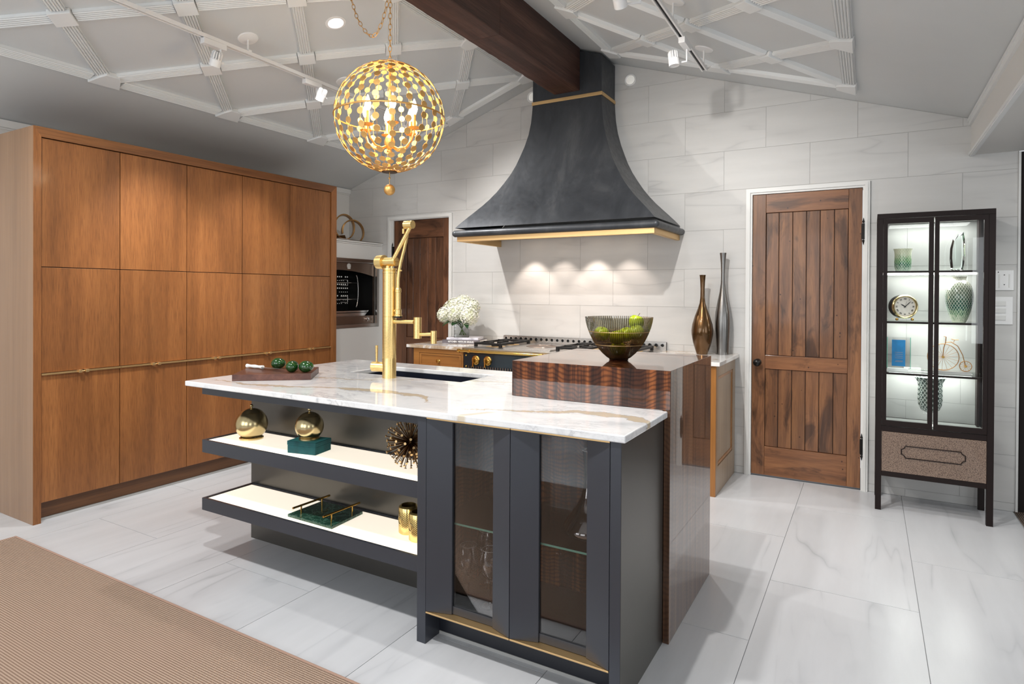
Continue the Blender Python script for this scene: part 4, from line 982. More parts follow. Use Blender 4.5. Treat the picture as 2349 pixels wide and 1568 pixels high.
MB().tube(h0, 0.0085, 14).build('hose', FB, fc_)
r = MB(); r.cyl((-2.150, fy, 1.474), (-2.128, fy, 1.474), 0.004, seg=8); r.build('hose_clip', FB, fc_)
r = MB(); xh = -2.152
r.lathe([(0, 0.112), (0.012, 0.112), (0.0165, 0.105), (0.0165, 0.088), (0.0145, 0.086), (0.0145, 0.0), (0.0175, -0.004), (0.0175, -0.028), (0.021, -0.032), (0.021, -0.038), (0, -0.038)], (xh, fy, 1.272), 24)
r.cyl((xh-0.03, fy, 1.262), (xh-0.012, fy, 1.262), 0.007, seg=10); r.build('spray_head', FB, fc_)
MB().cyl((xh, fy, 1.226), (xh, fy, 1.2335), 0.0205, seg=24).build('nozzle', 'black', fc_)
def pth(*p): return [(a, fy, b) for a, b in p]
MB().tube(pth((fx+0.03, 1.205), (-2.045, 1.206)), 0.0105, 14).build('spout_arm', FB, fc_)
r = MB(); r.cyl((-2.022, fy, 1.122), (-2.022, fy, 1.231), 0.0205, seg=24); r.build('spout_joint', FB, fc_)
MB().tube(pth((-2.005, 1.143), (-1.925, 1.147)), 0.009, 14).build('spout_arm', FB, fc_)
MB().cyl((-1.918, fy, 1.1), (-1.918, fy, 1.165), 0.0155, seg=20).build('spout_tip', FB, fc_)
r = MB(); r.cyl((fx-0.098, fy-0.02, 0.962), (fx-0.022, fy-0.005, 0.962), 0.027, seg=24); r.build('valve_body', FB, fc_)
MB().cyl((fx-0.075, fy-0.016, 0.985), (fx-0.075, fy-0.016, 1.075), 0.0055, 0.0075, seg=10).build('valve_handle', FB, fc_)

# ------------------------------------------------------------------ things on the island top
bo = thing('cutting_board', (-2.66, 2.23, 0.905), 'thick dark walnut cutting board lying on the marble worktop', 'cutting board')
BL = [(-2.794, 2.011), (-2.497, 2.255), (-2.680, 2.478), (-2.977, 2.234)]
t = MB().poly(BL, 0.9052, 0.9375, XYZ); b_ = t.build('board', 'board_walnut', bo, bevel=0.0015)
kn = thing('kitchen_knife', (-2.86, 2.243, 0.9385), 'kitchen knife with a white wavy handle lying on the cutting board', 'knife')
kd = Vector((1.0, -0.02, 0)).normalized(); ks = Vector((-kd.y, kd.x, 0)); k0 = Vector((-2.985, 2.243, 0.9492))
r = MB(); pts = []; rad = []
for i in range(13):
    u = i/12; pts.append(k0+kd*0.135*u); rad.append(0.0088+0.0011*cos(u*4*pi)+(0.0008 if i in (0, 12) else 0))
r.tube(pts, rad, 12); r.build('handle', 'knife_white', kn)
a = k0+kd*0.133; b = k0+kd*0.300; r = MB()
r.add([a+ks*0.012, a-ks*0.012, b-ks*0.002, a+ks*0.012+Vector((0, 0, 0.002)), a-ks*0.012+Vector((0, 0, 0.002)), b-ks*0.002+Vector((0, 0, 0.0015))], [(0, 1, 2), (5, 4, 3), (0, 3, 4, 1), (1, 4, 5, 2), (2, 5, 3, 0)])
ob = r.build('blade', 'steel_bright', kn)
for i, (x, y, rz, L) in enumerate([(-2.775, 2.375, 0.4, 'dark green avocado lying alone behind the knife on the cutting board'), (-2.660, 2.345, 1.9, 'dark green avocado on the cutting board, between the other two'), (-2.605, 2.345, 0.3, 'dark green avocado at the right end of the cutting board')]):
    x, y = ((-2.800, 2.302), (-2.628, 2.250), (-2.560, 2.282))[i]
    av = MB(); mt = Matrix.Rotation(rz, 3, 'Z') @ Matrix.Rotation(radians(86), 3, 'Y')
    pr = []
    for k in range(17):
        a = pi*k/16; u = -cos(a); rr = 0.0305*sin(a)*(1-0.14*u)+0.0; pr.append((max(rr, 0), 0.040*u))
    av.lathe(pr, (x, y, 0.938+0.030), 24, mt, 0, 90)
    ao = av.build('avocado', 'avocado', origin=(x, y, 0.968)); tag(ao, L, 'avocado', 'avocados on the cutting board')
    tp = Vector((x, y, 0.968))+mt @ Vector((0, 0, 0.039)); MB().cyl(tp, tp+mt @ Vector((0, 0, 0.004)), 0.003, 0.002, 8).build('stem_end', 'stem_green', ao)
# fluted glass bowl
bx, by_ = -0.975, 2.655
bw = thing('fruit_bowl', (bx, by_, 1.061), 'fluted amber glass bowl holding green apples on the glossy raised counter', 'bowl')
bp = [(0.0, 0.003), (0.035, 0.003), (0.052, 0.012), (0.073, 0.031), (0.095, 0.056), (0.114, 0.085), (0.129, 0.116), (0.140, 0.145), (0.147, 0.172), (0.150, 0.193)]
r = MB(); seg = 480; vs = []; fs = []
for j, (rr, z) in enumerate(bp):
    for k in range(seg):
        t_ = 2*pi*k/seg; q = rr*(1+0.009*cos(96*t_)); vs.append((bx+q*cos(t_), by_+q*sin(t_), 1.0615+z))
for j in range(len(bp)-1):
    for k in range(seg): fs.append((j*seg+k, j*seg+(k+1) % seg, (j+1)*seg+(k+1) % seg, (j+1)*seg+k))
r.add(vs, fs, 0, True); r.build('bowl_wall', 'bowl_glass', bw)
for rr, z in ((0.1355, 0.129), (0.1045, 0.070)):
    MB().tube([(bx+rr*cos(2*pi*k/64), by_+rr*sin(2*pi*k/64), 1.0615+z) for k in range(64)], 0.0012, 6, True).build('gilt_line', 'brass_pale', bw)
r = MB(); r.lathe([(0, 0), (0.04, 0), (0.045, 0.004), (0.038, 0.008), (0, 0.009)], (bx, by_, 1.0612), 32); r.build('foot', 'red_brown_edge', bw)
apl = [(0.0, -0.01, 0.052, 'at the bottom of the glass bowl'), (-0.075, -0.02, 0.116, 'at the left side of the glass bowl'), (0.02, -0.075, 0.108, 'at the front of the glass bowl'), (0.01, 0.07, 0.112, 'at the back of the glass bowl'), (0.083, -0.008, 0.134, 'at the right of the glass bowl, under the topmost apple'), (0.060, 0.062, 0.170, 'on top of the others, showing above the rim of the glass bowl')]
apl[4] = (0.084, -0.01, 0.128, apl[4][3])
for i, (x, y, z, L) in enumerate(apl):
    c = Vector((bx+x, by_+y, 1.062+z)); pr = []
    for k in range(17):
        a = pi*k/16; zz_ = -cos(a)*0.032; rr = 0.035*sin(a)**0.85
        if k > 12: zz_ = 0.032*(-cos(a))-0.008*((k-12)/4)**2
        pr.append((rr, zz_))
    mt = Matrix.Rotation(random.uniform(-0.4, 0.4), 3, 'X') @ Matrix.Rotation(random.uniform(-0.4, 0.4), 3, 'Y')
    ao = MB().lathe(pr, c, 24, mt, 0, 90).build('green_apple', 'apple_green', origin=c)
    tag(ao, 'green apple '+L, 'apple', 'green apples in the bowl')
    q = c+mt @ Vector((0, 0, 0.022)); MB().tube([q, q+mt @ Vector((0.002, 0, 0.012)), q+mt @ Vector((0.005, 0, 0.02))], 0.0014, 6).build('stalk', 'oak_base_dark', ao)

# ------------------------------------------------------------------ things on the glowing shelves
def orb(name, c, R, label):
    o = thing(name, c, label, 'ornament', 'brass globe ornaments on the upper shelf'); x, y, z = c
    r = MB(); r.lathe([(0, 0), (0.058*R/0.078, 0), (0.058*R/0.078, 0.007), (0.05*R/0.078, 0.011)], (x, y, z), 36); r.build('base_ring', 'old_brass', o)
    zc_ = z+R-0.004; a0 = 0.70; pr = [(R*sin(a), -R*cos(a)) for a in [a0+(2.42-a0)*i/24 for i in range(25)]]
    MB().lathe(pr, (x, y, zc_), 48).build('globe', 'old_brass', o)
    pr = [(R*1.012*sin(a), -R*1.012*cos(a)) for a in [2.42+(pi-2.42)*i/8 for i in range(9)]]
    ld = MB().lathe(pr, (x, y, zc_), 48).build('lid', 'old_brass', o)
    r = MB(); r.cyl((x, y, zc_+R), (x, y, zc_+R+0.006), 0.004, seg=10); r.sphere((x, y, zc_+R+0.013), 0.0085, 16, 8); r.build('knob', 'old_brass', ld)
orb('brass_globe', (-2.765, 2.105, 0.6005), 0.080, 'larger brass globe jar with a knob lid, standing directly on the upper glowing shelf')
bx_ = thing('velvet_box', (-2.31, 2.075, 0.6005), 'square teal velvet box with a lid, under the smaller brass globe', 'box')
d1 = Vector((0.152, 0.027)); d1.normalize()
A = Vector((-2.375, 2.005)); B = Vector((-2.222, 2.035)); n_ = Vector((-d1.y, d1.x)); Cc = B+n_*0.118; D_ = A+n_*0.118
sq = [tuple(A), tuple(B), tuple(Cc), tuple(D_)]
MB().poly(sq, 0.6005, 0.637, XYZ).build('box_body', 'teal_velvet', bx_, bevel=0.001)
cc = (A+Cc)/2; sq2 = [tuple(cc+(Vector(p)-cc)*1.025) for p in sq]
MB().poly(sq2, 0.6375, 0.658, XYZ).build('lid', 'teal_velvet', bx_, bevel=0.0025)
orb('brass_globe', (cc.x+0.0, cc.y-0.0, 0.6585), 0.0665, 'smaller brass globe jar with a knob lid, standing on the teal velvet box')
# spiky burst
sb = thing('spike_burst_sculpture', (-1.70, 2.085, 0.7185), 'bronze starburst sculpture of flat-headed nails on the upper glowing shelf', 'sculpture')
sc0 = Vector((-1.70, 2.085, 0.7185)); RB = 0.108
MB().sphere(sc0, 0.014, 16, 8).build('core', 'bronze_dark', sb)
spk = MB(); spk.cyl(sc0, sc0+Vector((0, 0, RB)), 0.0018, seg=6); spk.cyl(sc0+Vector((0, 0, RB)), sc0+Vector((0, 0, RB+0.003)), 0.0042, 0.0056, seg=10, m=1)
sp0 = spk.build('spike', ['bronze_dark', 'brass_pale'], sb); N = 150; ga = pi*(3-sqrt(5))
for i in range(N):
    z = 1-2*(i+0.5)/N; rr = sqrt(1-z*z); d = Vector((rr*cos(ga*i), rr*sin(ga*i), z))+Vector([random.uniform(-.05, .05) for _ in range(3)]); d.normalize()
    mt = (d.to_track_quat('Z', 'Y').to_matrix() @ Matrix.Diagonal(Vector((1, 1, random.choice((1, 1, 0.9, 0.8)))))).to_4x4()
    if i == 0: sp0.matrix_local = mt
    else: part_copy(sp0, sb, mt)
# green tray
tr = thing('marble_tray', (-2.22, 2.1, 0.3035), 'dark green marble tray with two brass bar handles on the lower glowing shelf', 'tray')
TQ = [(-2.360, 1.995), (-2.067, 1.989), (-2.083, 2.201), (-2.362, 2.207)]
MB().poly(TQ, 0.3035, 0.3165, XYZ).build('slab', 'green_marble', tr, bevel=0.001)
for (xa, ya_, xb, yb_) in ((-2.318, 2.020, -2.312, 2.180), (-2.112, 2.012, -2.108, 2.176)):
    p0, p1 = Vector((xa, ya_, 0.352)), Vector((xb, yb_, 0.352)); d = (p1-p0).normalized(); r = MB(); r.cyl(p0-d*0.03, p1+d*0.03, 0.0048, seg=12)
    for q in (p0+d*0.018, p1-d*0.018): r.cyl((q.x, q.y, 0.3165), q, 0.0035, seg=8)
    r.build('handle', 'brass', tr)
for i, (x, y, L) in enumerate([(-1.755, 2.140, 'perforated gold votive cup, fully visible at the right of the lower shelf'), (-1.665, 2.100, 'perforated gold votive cup half hidden by the cabinet side on the lower shelf')]):
    r = MB(); r.lathe([(0, 0), (0.040, 0), (0.043, 0.004), (0.043, 0.112), (0.041, 0.116), (0.034, 0.121), (0.031, 0.119), (0.031, 0.01), (0, 0.01)], (x, y, 0.3035), 40)
    o = r.build('votive_cup', 'perforated_gold', origin=(x, y, 0.3035)); tag(o, L, 'cup', 'gold votive cups')
    e_ = MB(); e_.tube([(x+0.0442*cos(-1.85+0.36*cos(a_*pi/10)), y+0.0442*sin(-1.85+0.36*cos(a_*pi/10)), 0.3035+0.062+0.016*sin(a_*pi/10)) for a_ in range(20)], 0.0013, 5, True); e_.build('ring_ornament', 'old_brass', o)

# ------------------------------------------------------------------ glassware in the glazed cabinet
def wineglass(x, y, z, label, s=1.0):
    o = thing('wine_glass', (x, y, z), label, 'glass', 'wine glasses in the glazed cabinet')
    MB().lathe([(0, 0.0012), (0.036*s, 0.0004), (0.037*s, 0.001), (0.010*s, 0.0045), (0.0036*s, 0.011), (0.0033*s, 0.05*s), (0.0036*s, 0.098*s), (0.007*s, 0.108*s)], (x, y, z), 32, None, 0, 70).build('stem', 'stemware', o)
    MB().lathe([(0.0, 0.108*s), (0.012*s, 0.113*s), (0.033*s, 0.132*s), (0.048*s, 0.152*s), (0.0505*s, 0.163*s), (0.047*s, 0.19*s), (0.0405*s, 0.222*s), (0.036*s, 0.243*s)], (x, y, z), 40, None, 0, 70).build('bowl', 'stemware', o)
    MB().tube([(x+0.036*s*cos(2*pi*k/40), y+0.036*s*sin(2*pi*k/40), z+0.243*s) for k in range(40)], 0.0007, 5, True).build('rim', 'trim_white', o)
wineglass(-1.388, 2.07, 0.1215, 'front wine glass on the cabinet floor behind the left glass door', 0.93)
wineglass(-1.393, 2.22, 0.1215, 'rear wine glass behind the left glass door', 0.97)
wineglass(-1.290, 2.08, 0.1215, 'wine glass half hidden by the right stile of the left glass door', 0.93)
dx, dy, dz = -0.868, 2.075, 0.4705
dc = thing('decanter', (dx, dy, dz), 'clear glass wine decanter on the glass shelf behind the right door', 'decanter')
MB().lathe([(0, 0.004), (0.03, 0.001), (0.05, 0.006), (0.092, 0.030), (0.100, 0.042), (0.094, 0.058), (0.060, 0.105), (0.034, 0.150), (0.023, 0.19), (0.020, 0.23), (0.022, 0.28), (0.028, 0.325)], (dx, dy, dz), 48, None, 0, 80).build('body', 'stemware', dc)
MB().tube([(dx+0.028*cos(2*pi*k/40), dy+0.028*sin(2*pi*k/40), dz+0.325) for k in range(40)], 0.0012, 5, True).build('rim', 'trim_white', dc)

# ------------------------------------------------------------------ vases on the right worktop
def lathe_thing(name, c, prof, mat, label, cat, group=None, sharp=60, seg=48):
    o = MB().lathe(prof, c, seg, None, 0, sharp).build(name, mat, origin=c); return tag(o, label, cat, group)
lathe_thing('floor_vase', (-1.092, 4.775, 0.9055), [(0, 0), (0.040, 0), (0.050, 0.03), (0.068, 0.09), (0.079, 0.15), (0.080, 0.18), (0.074, 0.225), (0.055, 0.29), (0.034, 0.345), (0.022, 0.385), (0.0165, 0.43), (0.0155, 0.49), (0.018, 0.55), (0.022, 0.59), (0.024, 0.598), (0.0215, 0.598), (0.014, 0.54), (0, 0.53)], 'bronze', 'glossy bronze bottle vase, the shorter and rounder of the two on the right worktop', 'vase', 'tall bottle vases')
bpy.data.objects['floor_vase'].name = 'bottle_vase'; WL['bottle_vase'] = WL['floor_vase']
lathe_thing('bottle_vase', (-0.960, 4.855, 0.9055), [(0, 0), (0.049, 0), (0.052, 0.10), (0.056, 0.18), (0.057, 0.25), (0.052, 0.32), (0.038, 0.40), (0.024, 0.47), (0.0155, 0.54), (0.014, 0.60), (0.0165, 0.68), (0.022, 0.745), (0.0245, 0.765), (0.022, 0.765), (0.012, 0.70), (0, 0.69)], 'silver_vase', 'tall slender brushed silver bottle vase beside the door', 'vase', 'tall bottle vases')

# ------------------------------------------------------------------ books and flowers on the left worktop
def book(name, x0, x1, y0, y1, z0, z1, rz, cov, label):
    c = Vector(((x0+x1)/2, (y0+y1)/2, z0)); o = thing(name, c, label, 'book', 'books under the flowers'); o.rotation_euler = (0, 0, rz)
    MB().box(x0, x1, y0, y1, z1-0.0025, z1).box(x0, x1, y0, y1, z0, z0+0.0025).box(x0, x1, y0, y0+0.003, z0+0.0025, z1-0.0025).build('cover', cov, o, bevel=0.0005)
    MB().box(x0+0.004, x1-0.004, y0+0.0031, y1-0.004, z0+0.0027, z1-0.0027).build('pages', 'paper', o)
    return o, c
bk, c = book('book', -3.37, -3.02, 4.56, 4.82, 0.9055, 0.9375, 0.30, 'book_dark', 'thick book with a dark spine and white lettering, lower of the two under the flowers')
tb = text_mb('KITCHEN  NICK DE GIULIO', 0.0195, lambda u, v: (c.x+u, 4.56-0.0012, 0.9215+v), bold=0.0006); tb.build('spine_lettering', 'text_white', bk)
bk, c = book('book', -3.335, -3.045, 4.575, 4.80, 0.938, 0.956, 0.34, 'book_white', 'thin pale lilac book, upper of the two under the flowers')
MB().box(c.x-0.11, c.x+0.0, 4.5735, 4.5746, 0.945, 0.948).box(c.x+0.06, c.x+0.11, 4.5735, 4.5746, 0.9455, 0.9475).build('spine_marks', 'text_grey', bk)
vx, vy = -3.215, 4.665
vs_ = thing('flower_vase', (vx, vy, 0.957), 'square clear glass vase of white hydrangeas standing on the books', 'vase')
t = MB(); w = 0.068; rot = Matrix.Rotation(0.55, 3, 'Z')
P_ = lambda a, b: tuple((rot @ Vector((a, b, 0))+Vector((vx, vy, 0)))[:2])
t.poly([P_(-w, -w), P_(w, -w), P_(w, w), P_(-w, w)], 0.9635, 1.10, XYZ, [[P_(-w+.004, -w+.004), P_(w-.004, -w+.004), P_(w-.004, w-.004), P_(-w+.004, w-.004)]]).poly([P_(-w, -w), P_(w, -w), P_(w, w), P_(-w, w)], 0.957, 0.9635, XYZ)
t.build('glass', 'vase_glass', vs_)
heads = [(-0.085, -0.02, 0.185, 0.070), (0.100, -0.035, 0.195, 0.088), (0.0, 0.02, 0.300, 0.080), (-0.02, -0.085, 0.215, 0.078), (-0.125, 0.03, 0.255, 0.080), (0.085, 0.03, 0.270, 0.072), (-0.145, -0.06, 0.20, 0.070), (0.02, -0.02, 0.255, 0.07), (-0.07, 0.0, 0.285, 0.066)]
fl_proto = None
for i, (x, y, z, R) in enumerate(heads):
    c = Vector((vx+x, vy+y, 0.957+z)); mb = MB(); mb.sphere(c, R*0.72, 14, 8)
    n = 150
    for k in range(n):
        zz_ = 1-2*(k+0.5)/n; rr = sqrt(1-zz_*zz_); d = Vector((rr*cos(ga*k), rr*sin(ga*k), zz_)); q = d.to_track_quat('Z', 'Y').to_matrix() @ Matrix.Rotation(random.uniform(0, 6), 3, 'Z')
        ctr = c+d*R*random.uniform(0.86, 1.10); s = 0.0115*random.uniform(0.85, 1.2)
        for a in range(4):
            ra = q @ Matrix.Rotation(a*pi/2, 3, 'Z')
            pts = [(0, 0, -0.002), (s*0.9, -s*0.62, 0.001), (s*1.45, 0, 0.0035), (s*0.9, s*0.62, 0.001)]
            mb.add([ctr+ra @ Vector(p) for p in pts], [(0, 1, 2, 3)], 0, False)
    mb.build('flower_head', 'petal', vs_)
    base = Vector((vx+x*-0.25, vy+y*-0.25, 0.975)); MB().tube([base, Vector((vx+x*0.2, vy+y*0.2, 1.07)), c-Vector((0, 0, R*0.5))], 0.0032, 6).build('stem', 'stem_green', vs_)
def leaf(p0, d, L, wd, droop, parent, mat='leaf_green'):
    d = Vector(d).normalized(); s = d.cross(Vector((0, 0, 1))).normalized(); vs = []; n = 7
    for i in range(n):
        u = i/(n-1); c = Vector(p0)+d*L*u+Vector((0, 0, -droop*u*u)); w_ = wd*sin(pi*min(1, u*0.92+0.06))**0.8
        vs += [c-s*w_+Vector((0, 0, 0.006)), c, c+s*w_+Vector((0, 0, 0.006))]
    fs = [(i*3+k, i*3+k+1, i*3+k+4, i*3+k+3) for i in range(n-1) for k in range(2)]
    MB().add(vs, fs, 0, True).build('leaf', mat, parent)
for p, d, L, wd, dr_ in [((vx-0.04, vy-0.05, 1.105), (-0.6, -0.9, 0), 0.12, 0.034, 0.05), ((vx, vy-0.04, 1.10), (0.1, -1, 0), 0.13, 0.036, 0.035), ((vx+0.05, vy-0.03, 1.10), (0.7, -0.7, 0), 0.13, 0.028, 0.06), ((vx-0.06, vy-0.02, 1.105), (-1, -0.5, 0), 0.12, 0.028, 0.035), ((vx+0.02, vy-0.03, 1.11), (0.5, -0.9, 0), 0.10, 0.03, 0.02)]:
    leaf(p, d, L, wd, dr_, vs_)
# ------------------------------------------------------------------ glass display cabinet
DX0, DX1, DYF, DYB = 0.040, 0.640, 4.565, 4.915
dcab = thing('display_cabinet', (0.34, 4.74, 0), 'dark brown metal display cabinet with glass doors, lit shelves and a shagreen drawer', 'cabinet')
DM = 'dark_brown_metal'
for (x, y) in ((DX0, DYF), (DX1-0.033, DYF), (DX0, DYB-0.033), (DX1-0.033, DYB-0.033)):
    MB().box(x, x+0.033, y, y+0.033, 0, 1.84).build('leg', DM, dcab, bevel=0.001)
t = MB(); t.box(DX0, DX1, DYF, DYB, 1.8405, 1.872); t.build('top_frame', DM, dcab, bevel=0.001)
t = MB()
for (z0, z1) in ((0.502, 0.535), (0.218, 0.248)):
    t.box(DX0+0.0335, DX1-0.0335, DYF, DYF+0.03, z0, z1); t.box(DX0+0.0335, DX1-0.0335, DYB-0.03, DYB, z0, z1); t.box(DX0, DX0+0.03, DYF+0.0335, DYB-0.0335, z0, z1); t.box(DX1-0.03, DX1, DYF+0.0335, DYB-0.0335, z0, z1)
t.build('rails', DM, dcab, bevel=0.001)
MB().box(DX0+0.031, DX1-0.031, DYF+0.031, DYB-0.031, 0.523, 0.536).build('cabinet_floor', 'cabinet_floor', dcab)
MB().box(DX0+0.034, DX1-0.034, DYF+0.034, DYB-0.034, 0.222, 0.235).build('drawer_floor', DM, dcab)
MB().box(DX0+0.0335, DX1-0.0335, DYB-0.008, DYB-0.003, 0.25, 1.84).build('back_glass', 'pane', dcab)
MB().box(DX1-0.008, DX1-0.003, DYF+0.0335, DYB-0.0335, 0.536, 1.84).build('side_glass', 'pane', dcab)
MB().box(DX0+0.003, DX0+0.008, DYF+0.0335, DYB-0.0335, 0.536, 1.84).build('side_glass', 'pane', dcab)
# inner uprights at the back right
for x in (DX1-0.052, DX0+0.04): MB().box(x, x+0.012, DYB-0.10, DYB-0.02, 0.536, 1.84).build('upright', DM, dcab)
for z in (1.510, 1.193, 0.870):
    MB().box(DX0+0.034, DX1-0.034, DYF+0.034, DYB-0.012, z-0.008, z).build('glass_shelf', 'shelf_glass', dcab)
    MB().box(DX0+0.034, DX1-0.034, DYF+0.022, DYF+0.0335, z-0.011, z+0.001).build('shelf_bar', DM, dcab)
    MB().box(DX0+0.034, DX1-0.034, DYB-0.0335, DYB-0.0125, z-0.016, z-0.0085).build('light_strip', 'cabinet_strip', dcab)
MB().box(DX0+0.04, DX1-0.04, DYF+0.05, DYB-0.04, 1.836, 1.8402).build('light_strip', 'lens_off', dcab)
for z_, p_ in ((1.832, 3.6), (1.499, 2.8), (1.182, 2.8), (0.859, 3.6)):
    light('display_light', 'AREA', (0.34, 4.76, z_), p_, (1, 1, 0.97), aim=(0.34, 4.80, 0), shape='RECTANGLE', size=0.45, size_y=0.2)
def ddoor(x0, x1, gx0_, gx1_):
    o = [(x0, 0.538), (x1, 0.538), (x1, 1.838), (x0, 1.838)]
    d = MB().poly(o, DYF-0.004, DYF+0.016, XZ, [[(gx0_, 0.572), (gx1_, 0.572), (gx1_, 1.808), (gx0_, 1.808)]]).build('glass_door', DM, dcab, bevel=0.001)
    MB().box(gx0_, gx1_, DYF+0.004, DYF+0.008, 0.572, 1.808).build('pane', 'pane', d)
ddoor(0.0735, 0.3385, 0.097, 0.3135); ddoor(0.3435, 0.6065, 0.3665, 0.584)
dw = MB().box(0.0745, 0.6055, DYF-0.001, DYF+0.02, 0.250, 0.500).build('drawer', 'shagreen', dcab, bevel=0.001)
a0, a1, b0, b1, n_ = 0.180, 0.504, 0.347, 0.421, 0.020
def notch(cx, cz, sx, sz, r): return [(cx+sx*r*cos(radians(a)), cz+sz*r*sin(radians(a))) for a in (90, 67, 45, 22, 0)]
hp = []
path = [(a0+n_, b1)]
pts2 = []
for (cx, cz, sx, sz, rev) in ((a1, b1, -1, -1, False), (a1, b0, -1, 1, True), (a0, b0, 1, 1, False), (a0, b1, 1, -1, True)):
    q = [(cx+sx*n_*cos(radians(a)), cz+sz*n_*sin(radians(a))) for a in (0, 22, 45, 67, 90)]
    if rev: q = q[::-1]
    # corner at (cx,cz): concave arc from horizontal side to vertical side
    pts2 += q
MB().tube([(p[0], DYF-0.004, p[1]) for p in pts2], 0.0028, 6, True).build('drawer_moulding', DM, dw)

def at(x, y, z): return Vector((x, y, z))
YD = 4.72
lathe_thing('mosaic_candle_cup', (0.185, YD, 1.5105), [(0, 0), (0.037, 0), (0.041, 0.008), (0.047, 0.03), (0.048, 0.06), (0.046, 0.10), (0.048, 0.13), (0.053, 0.146), (0.049, 0.144), (0.043, 0.10), (0.044, 0.03), (0.036, 0.008), (0, 0.008)], 'mosaic_cup', 'small pale green mosaic glass candle cup on the top shelf of the display cabinet', 'candle holder')
aw = thing('crystal_award', (0.465, YD, 1.5105), 'tall clear crystal shard award on the top shelf of the display cabinet', 'award')
pv = [(0.440, 0), (0.50, 0), (0.512, 0.09), (0.508, 0.20), (0.502, 0.245), (0.478, 0.235), (0.448, 0.20), (0.434, 0.14), (0.432, 0.07)]
inner = [(0.455+(x-0.47)*0.62+0.012, 0.12+(z-0.12)*0.82) for x, z in pv]
t = MB(); k = len(pv); vs = [(x, YD+0.004, 1.5105+z) for x, z in pv]+[(x, YD-0.016, 1.5105+max(z, 0.002)) for x, z in inner]+[(x, YD+0.02, 1.5105+max(z, 0.002)) for x, z in inner]
fs = [(i, (i+1) % k, (i+1) % k+k, i+k) for i in range(k)]+[(i, (i+1) % k, (i+1) % k+2*k, i+2*k) for i in range(k)]+[tuple(range(k, 2*k)), tuple(range(2*k, 3*k))]
t.add(vs, fs); t.build('shard', 'crystal', aw)
lathe_thing('mosaic_vase', (0.482, YD, 1.1935), [(0, 0), (0.034, 0), (0.044, 0.02), (0.060, 0.07), (0.0715, 0.125), (0.074, 0.165), (0.069, 0.205), (0.056, 0.238), (0.040, 0.255), (0.034, 0.262), (0.036, 0.275), (0.041, 0.283), (0.036, 0.281), (0.028, 0.262), (0, 0.25)], 'mosaic_vase', 'round green mosaic glass vase on the second shelf of the display cabinet', 'vase')
# clock
ck = thing('table_clock', (0.192, YD-0.02, 1.1935), 'round brass table clock with Roman numerals on the second shelf of the display cabinet', 'clock')
ang = radians(-30); fd = Vector((sin(ang)*-1*-1, -cos(ang), 0)); fd = Vector((0.36, -1, 0)).normalized(); cm = fd.to_track_quat('Z', 'Y').to_matrix()
cc0 = Vector((0.196, YD-0.02, 1.1935+0.093)); R = 0.077
MB().lathe([(0, -0.065), (R*0.93, -0.065), (R*0.97, -0.05), (R*0.97, 0.0)], cc0, 40, cm).build('case', 'black_iron', ck)
MB().lathe([(R*0.80, 0.004), (R*0.82, 0.012), (R*0.9, 0.016), (R*0.98, 0.010), (R*1.0, 0.0), (R*0.97, -0.006)], cc0, 48, cm, 0, 70).build('bezel', 'old_brass', ck)
MB().lathe([(0, 0.004), (R*0.82, 0.004)], cc0, 40, cm).build('dial', 'clock_face', ck)
ux = cm @ Vector((1, 0, 0)); uy = cm @ Vector((0, 1, 0))
if ux.x < 0: ux, uy = -ux, -uy
ux = Vector((0, 0, 1)).cross(-fd).normalized()*-1; 
if ux.x < 0: ux = -ux
uy = Vector((0, 0, 1))
def dial(u, v, w=0.0052): return cc0+ux*u+uy*v+fd*w
nums = ['XII', 'I', 'II', 'III', 'IIII', 'V', 'VI', 'VII', 'VIII', 'IX', 'X', 'XI']
allm = MB()
for i, s in enumerate(nums):
    th = -2*pi*i/12; px, pz = -sin(th)*R*0.63, cos(th)*R*0.63
    tm = text_mb(s, 0.0135, lambda u, v, th=th, px=px, pz=pz: dial(px+u*cos(th)-v*sin(th), pz+u*sin(th)+v*cos(th)), bold=0.0004)
    allm.add(tm.v, tm.f)
allm.build('numerals', 'text_dark', ck)
def hand(name, deg, L, w):
    th = -radians(deg); q = [(-w/2, -L*0.18), (w/2, -L*0.18), (w*0.6, L*0.6), (0, L), (-w*0.6, L*0.6)]
    MB().add([dial(x*cos(th)-y*sin(th), x*sin(th)+y*cos(th), 0.007) for x, y in q], [tuple(range(5))]).build(name, 'text_dark', ck)
hand('hour_hand', 302, R*0.42, 0.006); hand('minute_hand', 45, R*0.66, 0.004); hand('second_hand', 15, R*0.55, 0.001)
MB().sphere(dial(0, 0, 0.008), 0.0035, 10, 6).build('centre_cap', 'text_dark', ck)
for s_ in (-1, 1): MB().sphere(cc0+ux*s_*0.045+Vector((0, 0, -0.0815))+fd*0.0, 0.0092, 14, 8).build('foot', 'brass', ck)
# blue award in glass with white base
ba = thing('glass_award', (0.18, YD, 0.8705), 'glass award with a blue plaque on a white base in the display cabinet', 'award')
MB().poly([(0.100, 0.8705), (0.222, 0.8705), (0.217, 0.889), (0.106, 0.889)], YD-0.045, YD+0.01, XZ).build('base', 'white_metal', ba, bevel=0.001)
MB().box(0.100, 0.232, YD-0.018, YD-0.004, 0.8895, 1.088).build('glass_block', 'pane', ba)
MB().box(0.128, 0.202, YD-0.0205, YD-0.0185, 0.903, 1.072).build('plaque', 'award_blue', ba)
t = MB()
for z in (0.99, 0.978, 0.966, 0.954, 0.936, 0.93): t.box(0.145+0.004*(z == 0.936), 0.188, YD-0.0215, YD-0.0206, z, z+0.0025)
t.build('engraved_lines', 'text_grey', ba)
for x in (0.1005, 0.2275): MB().box(x, x+0.004, YD-0.019, YD-0.003, 0.8895, 1.088).build('edge', 'glass_edge', ba)
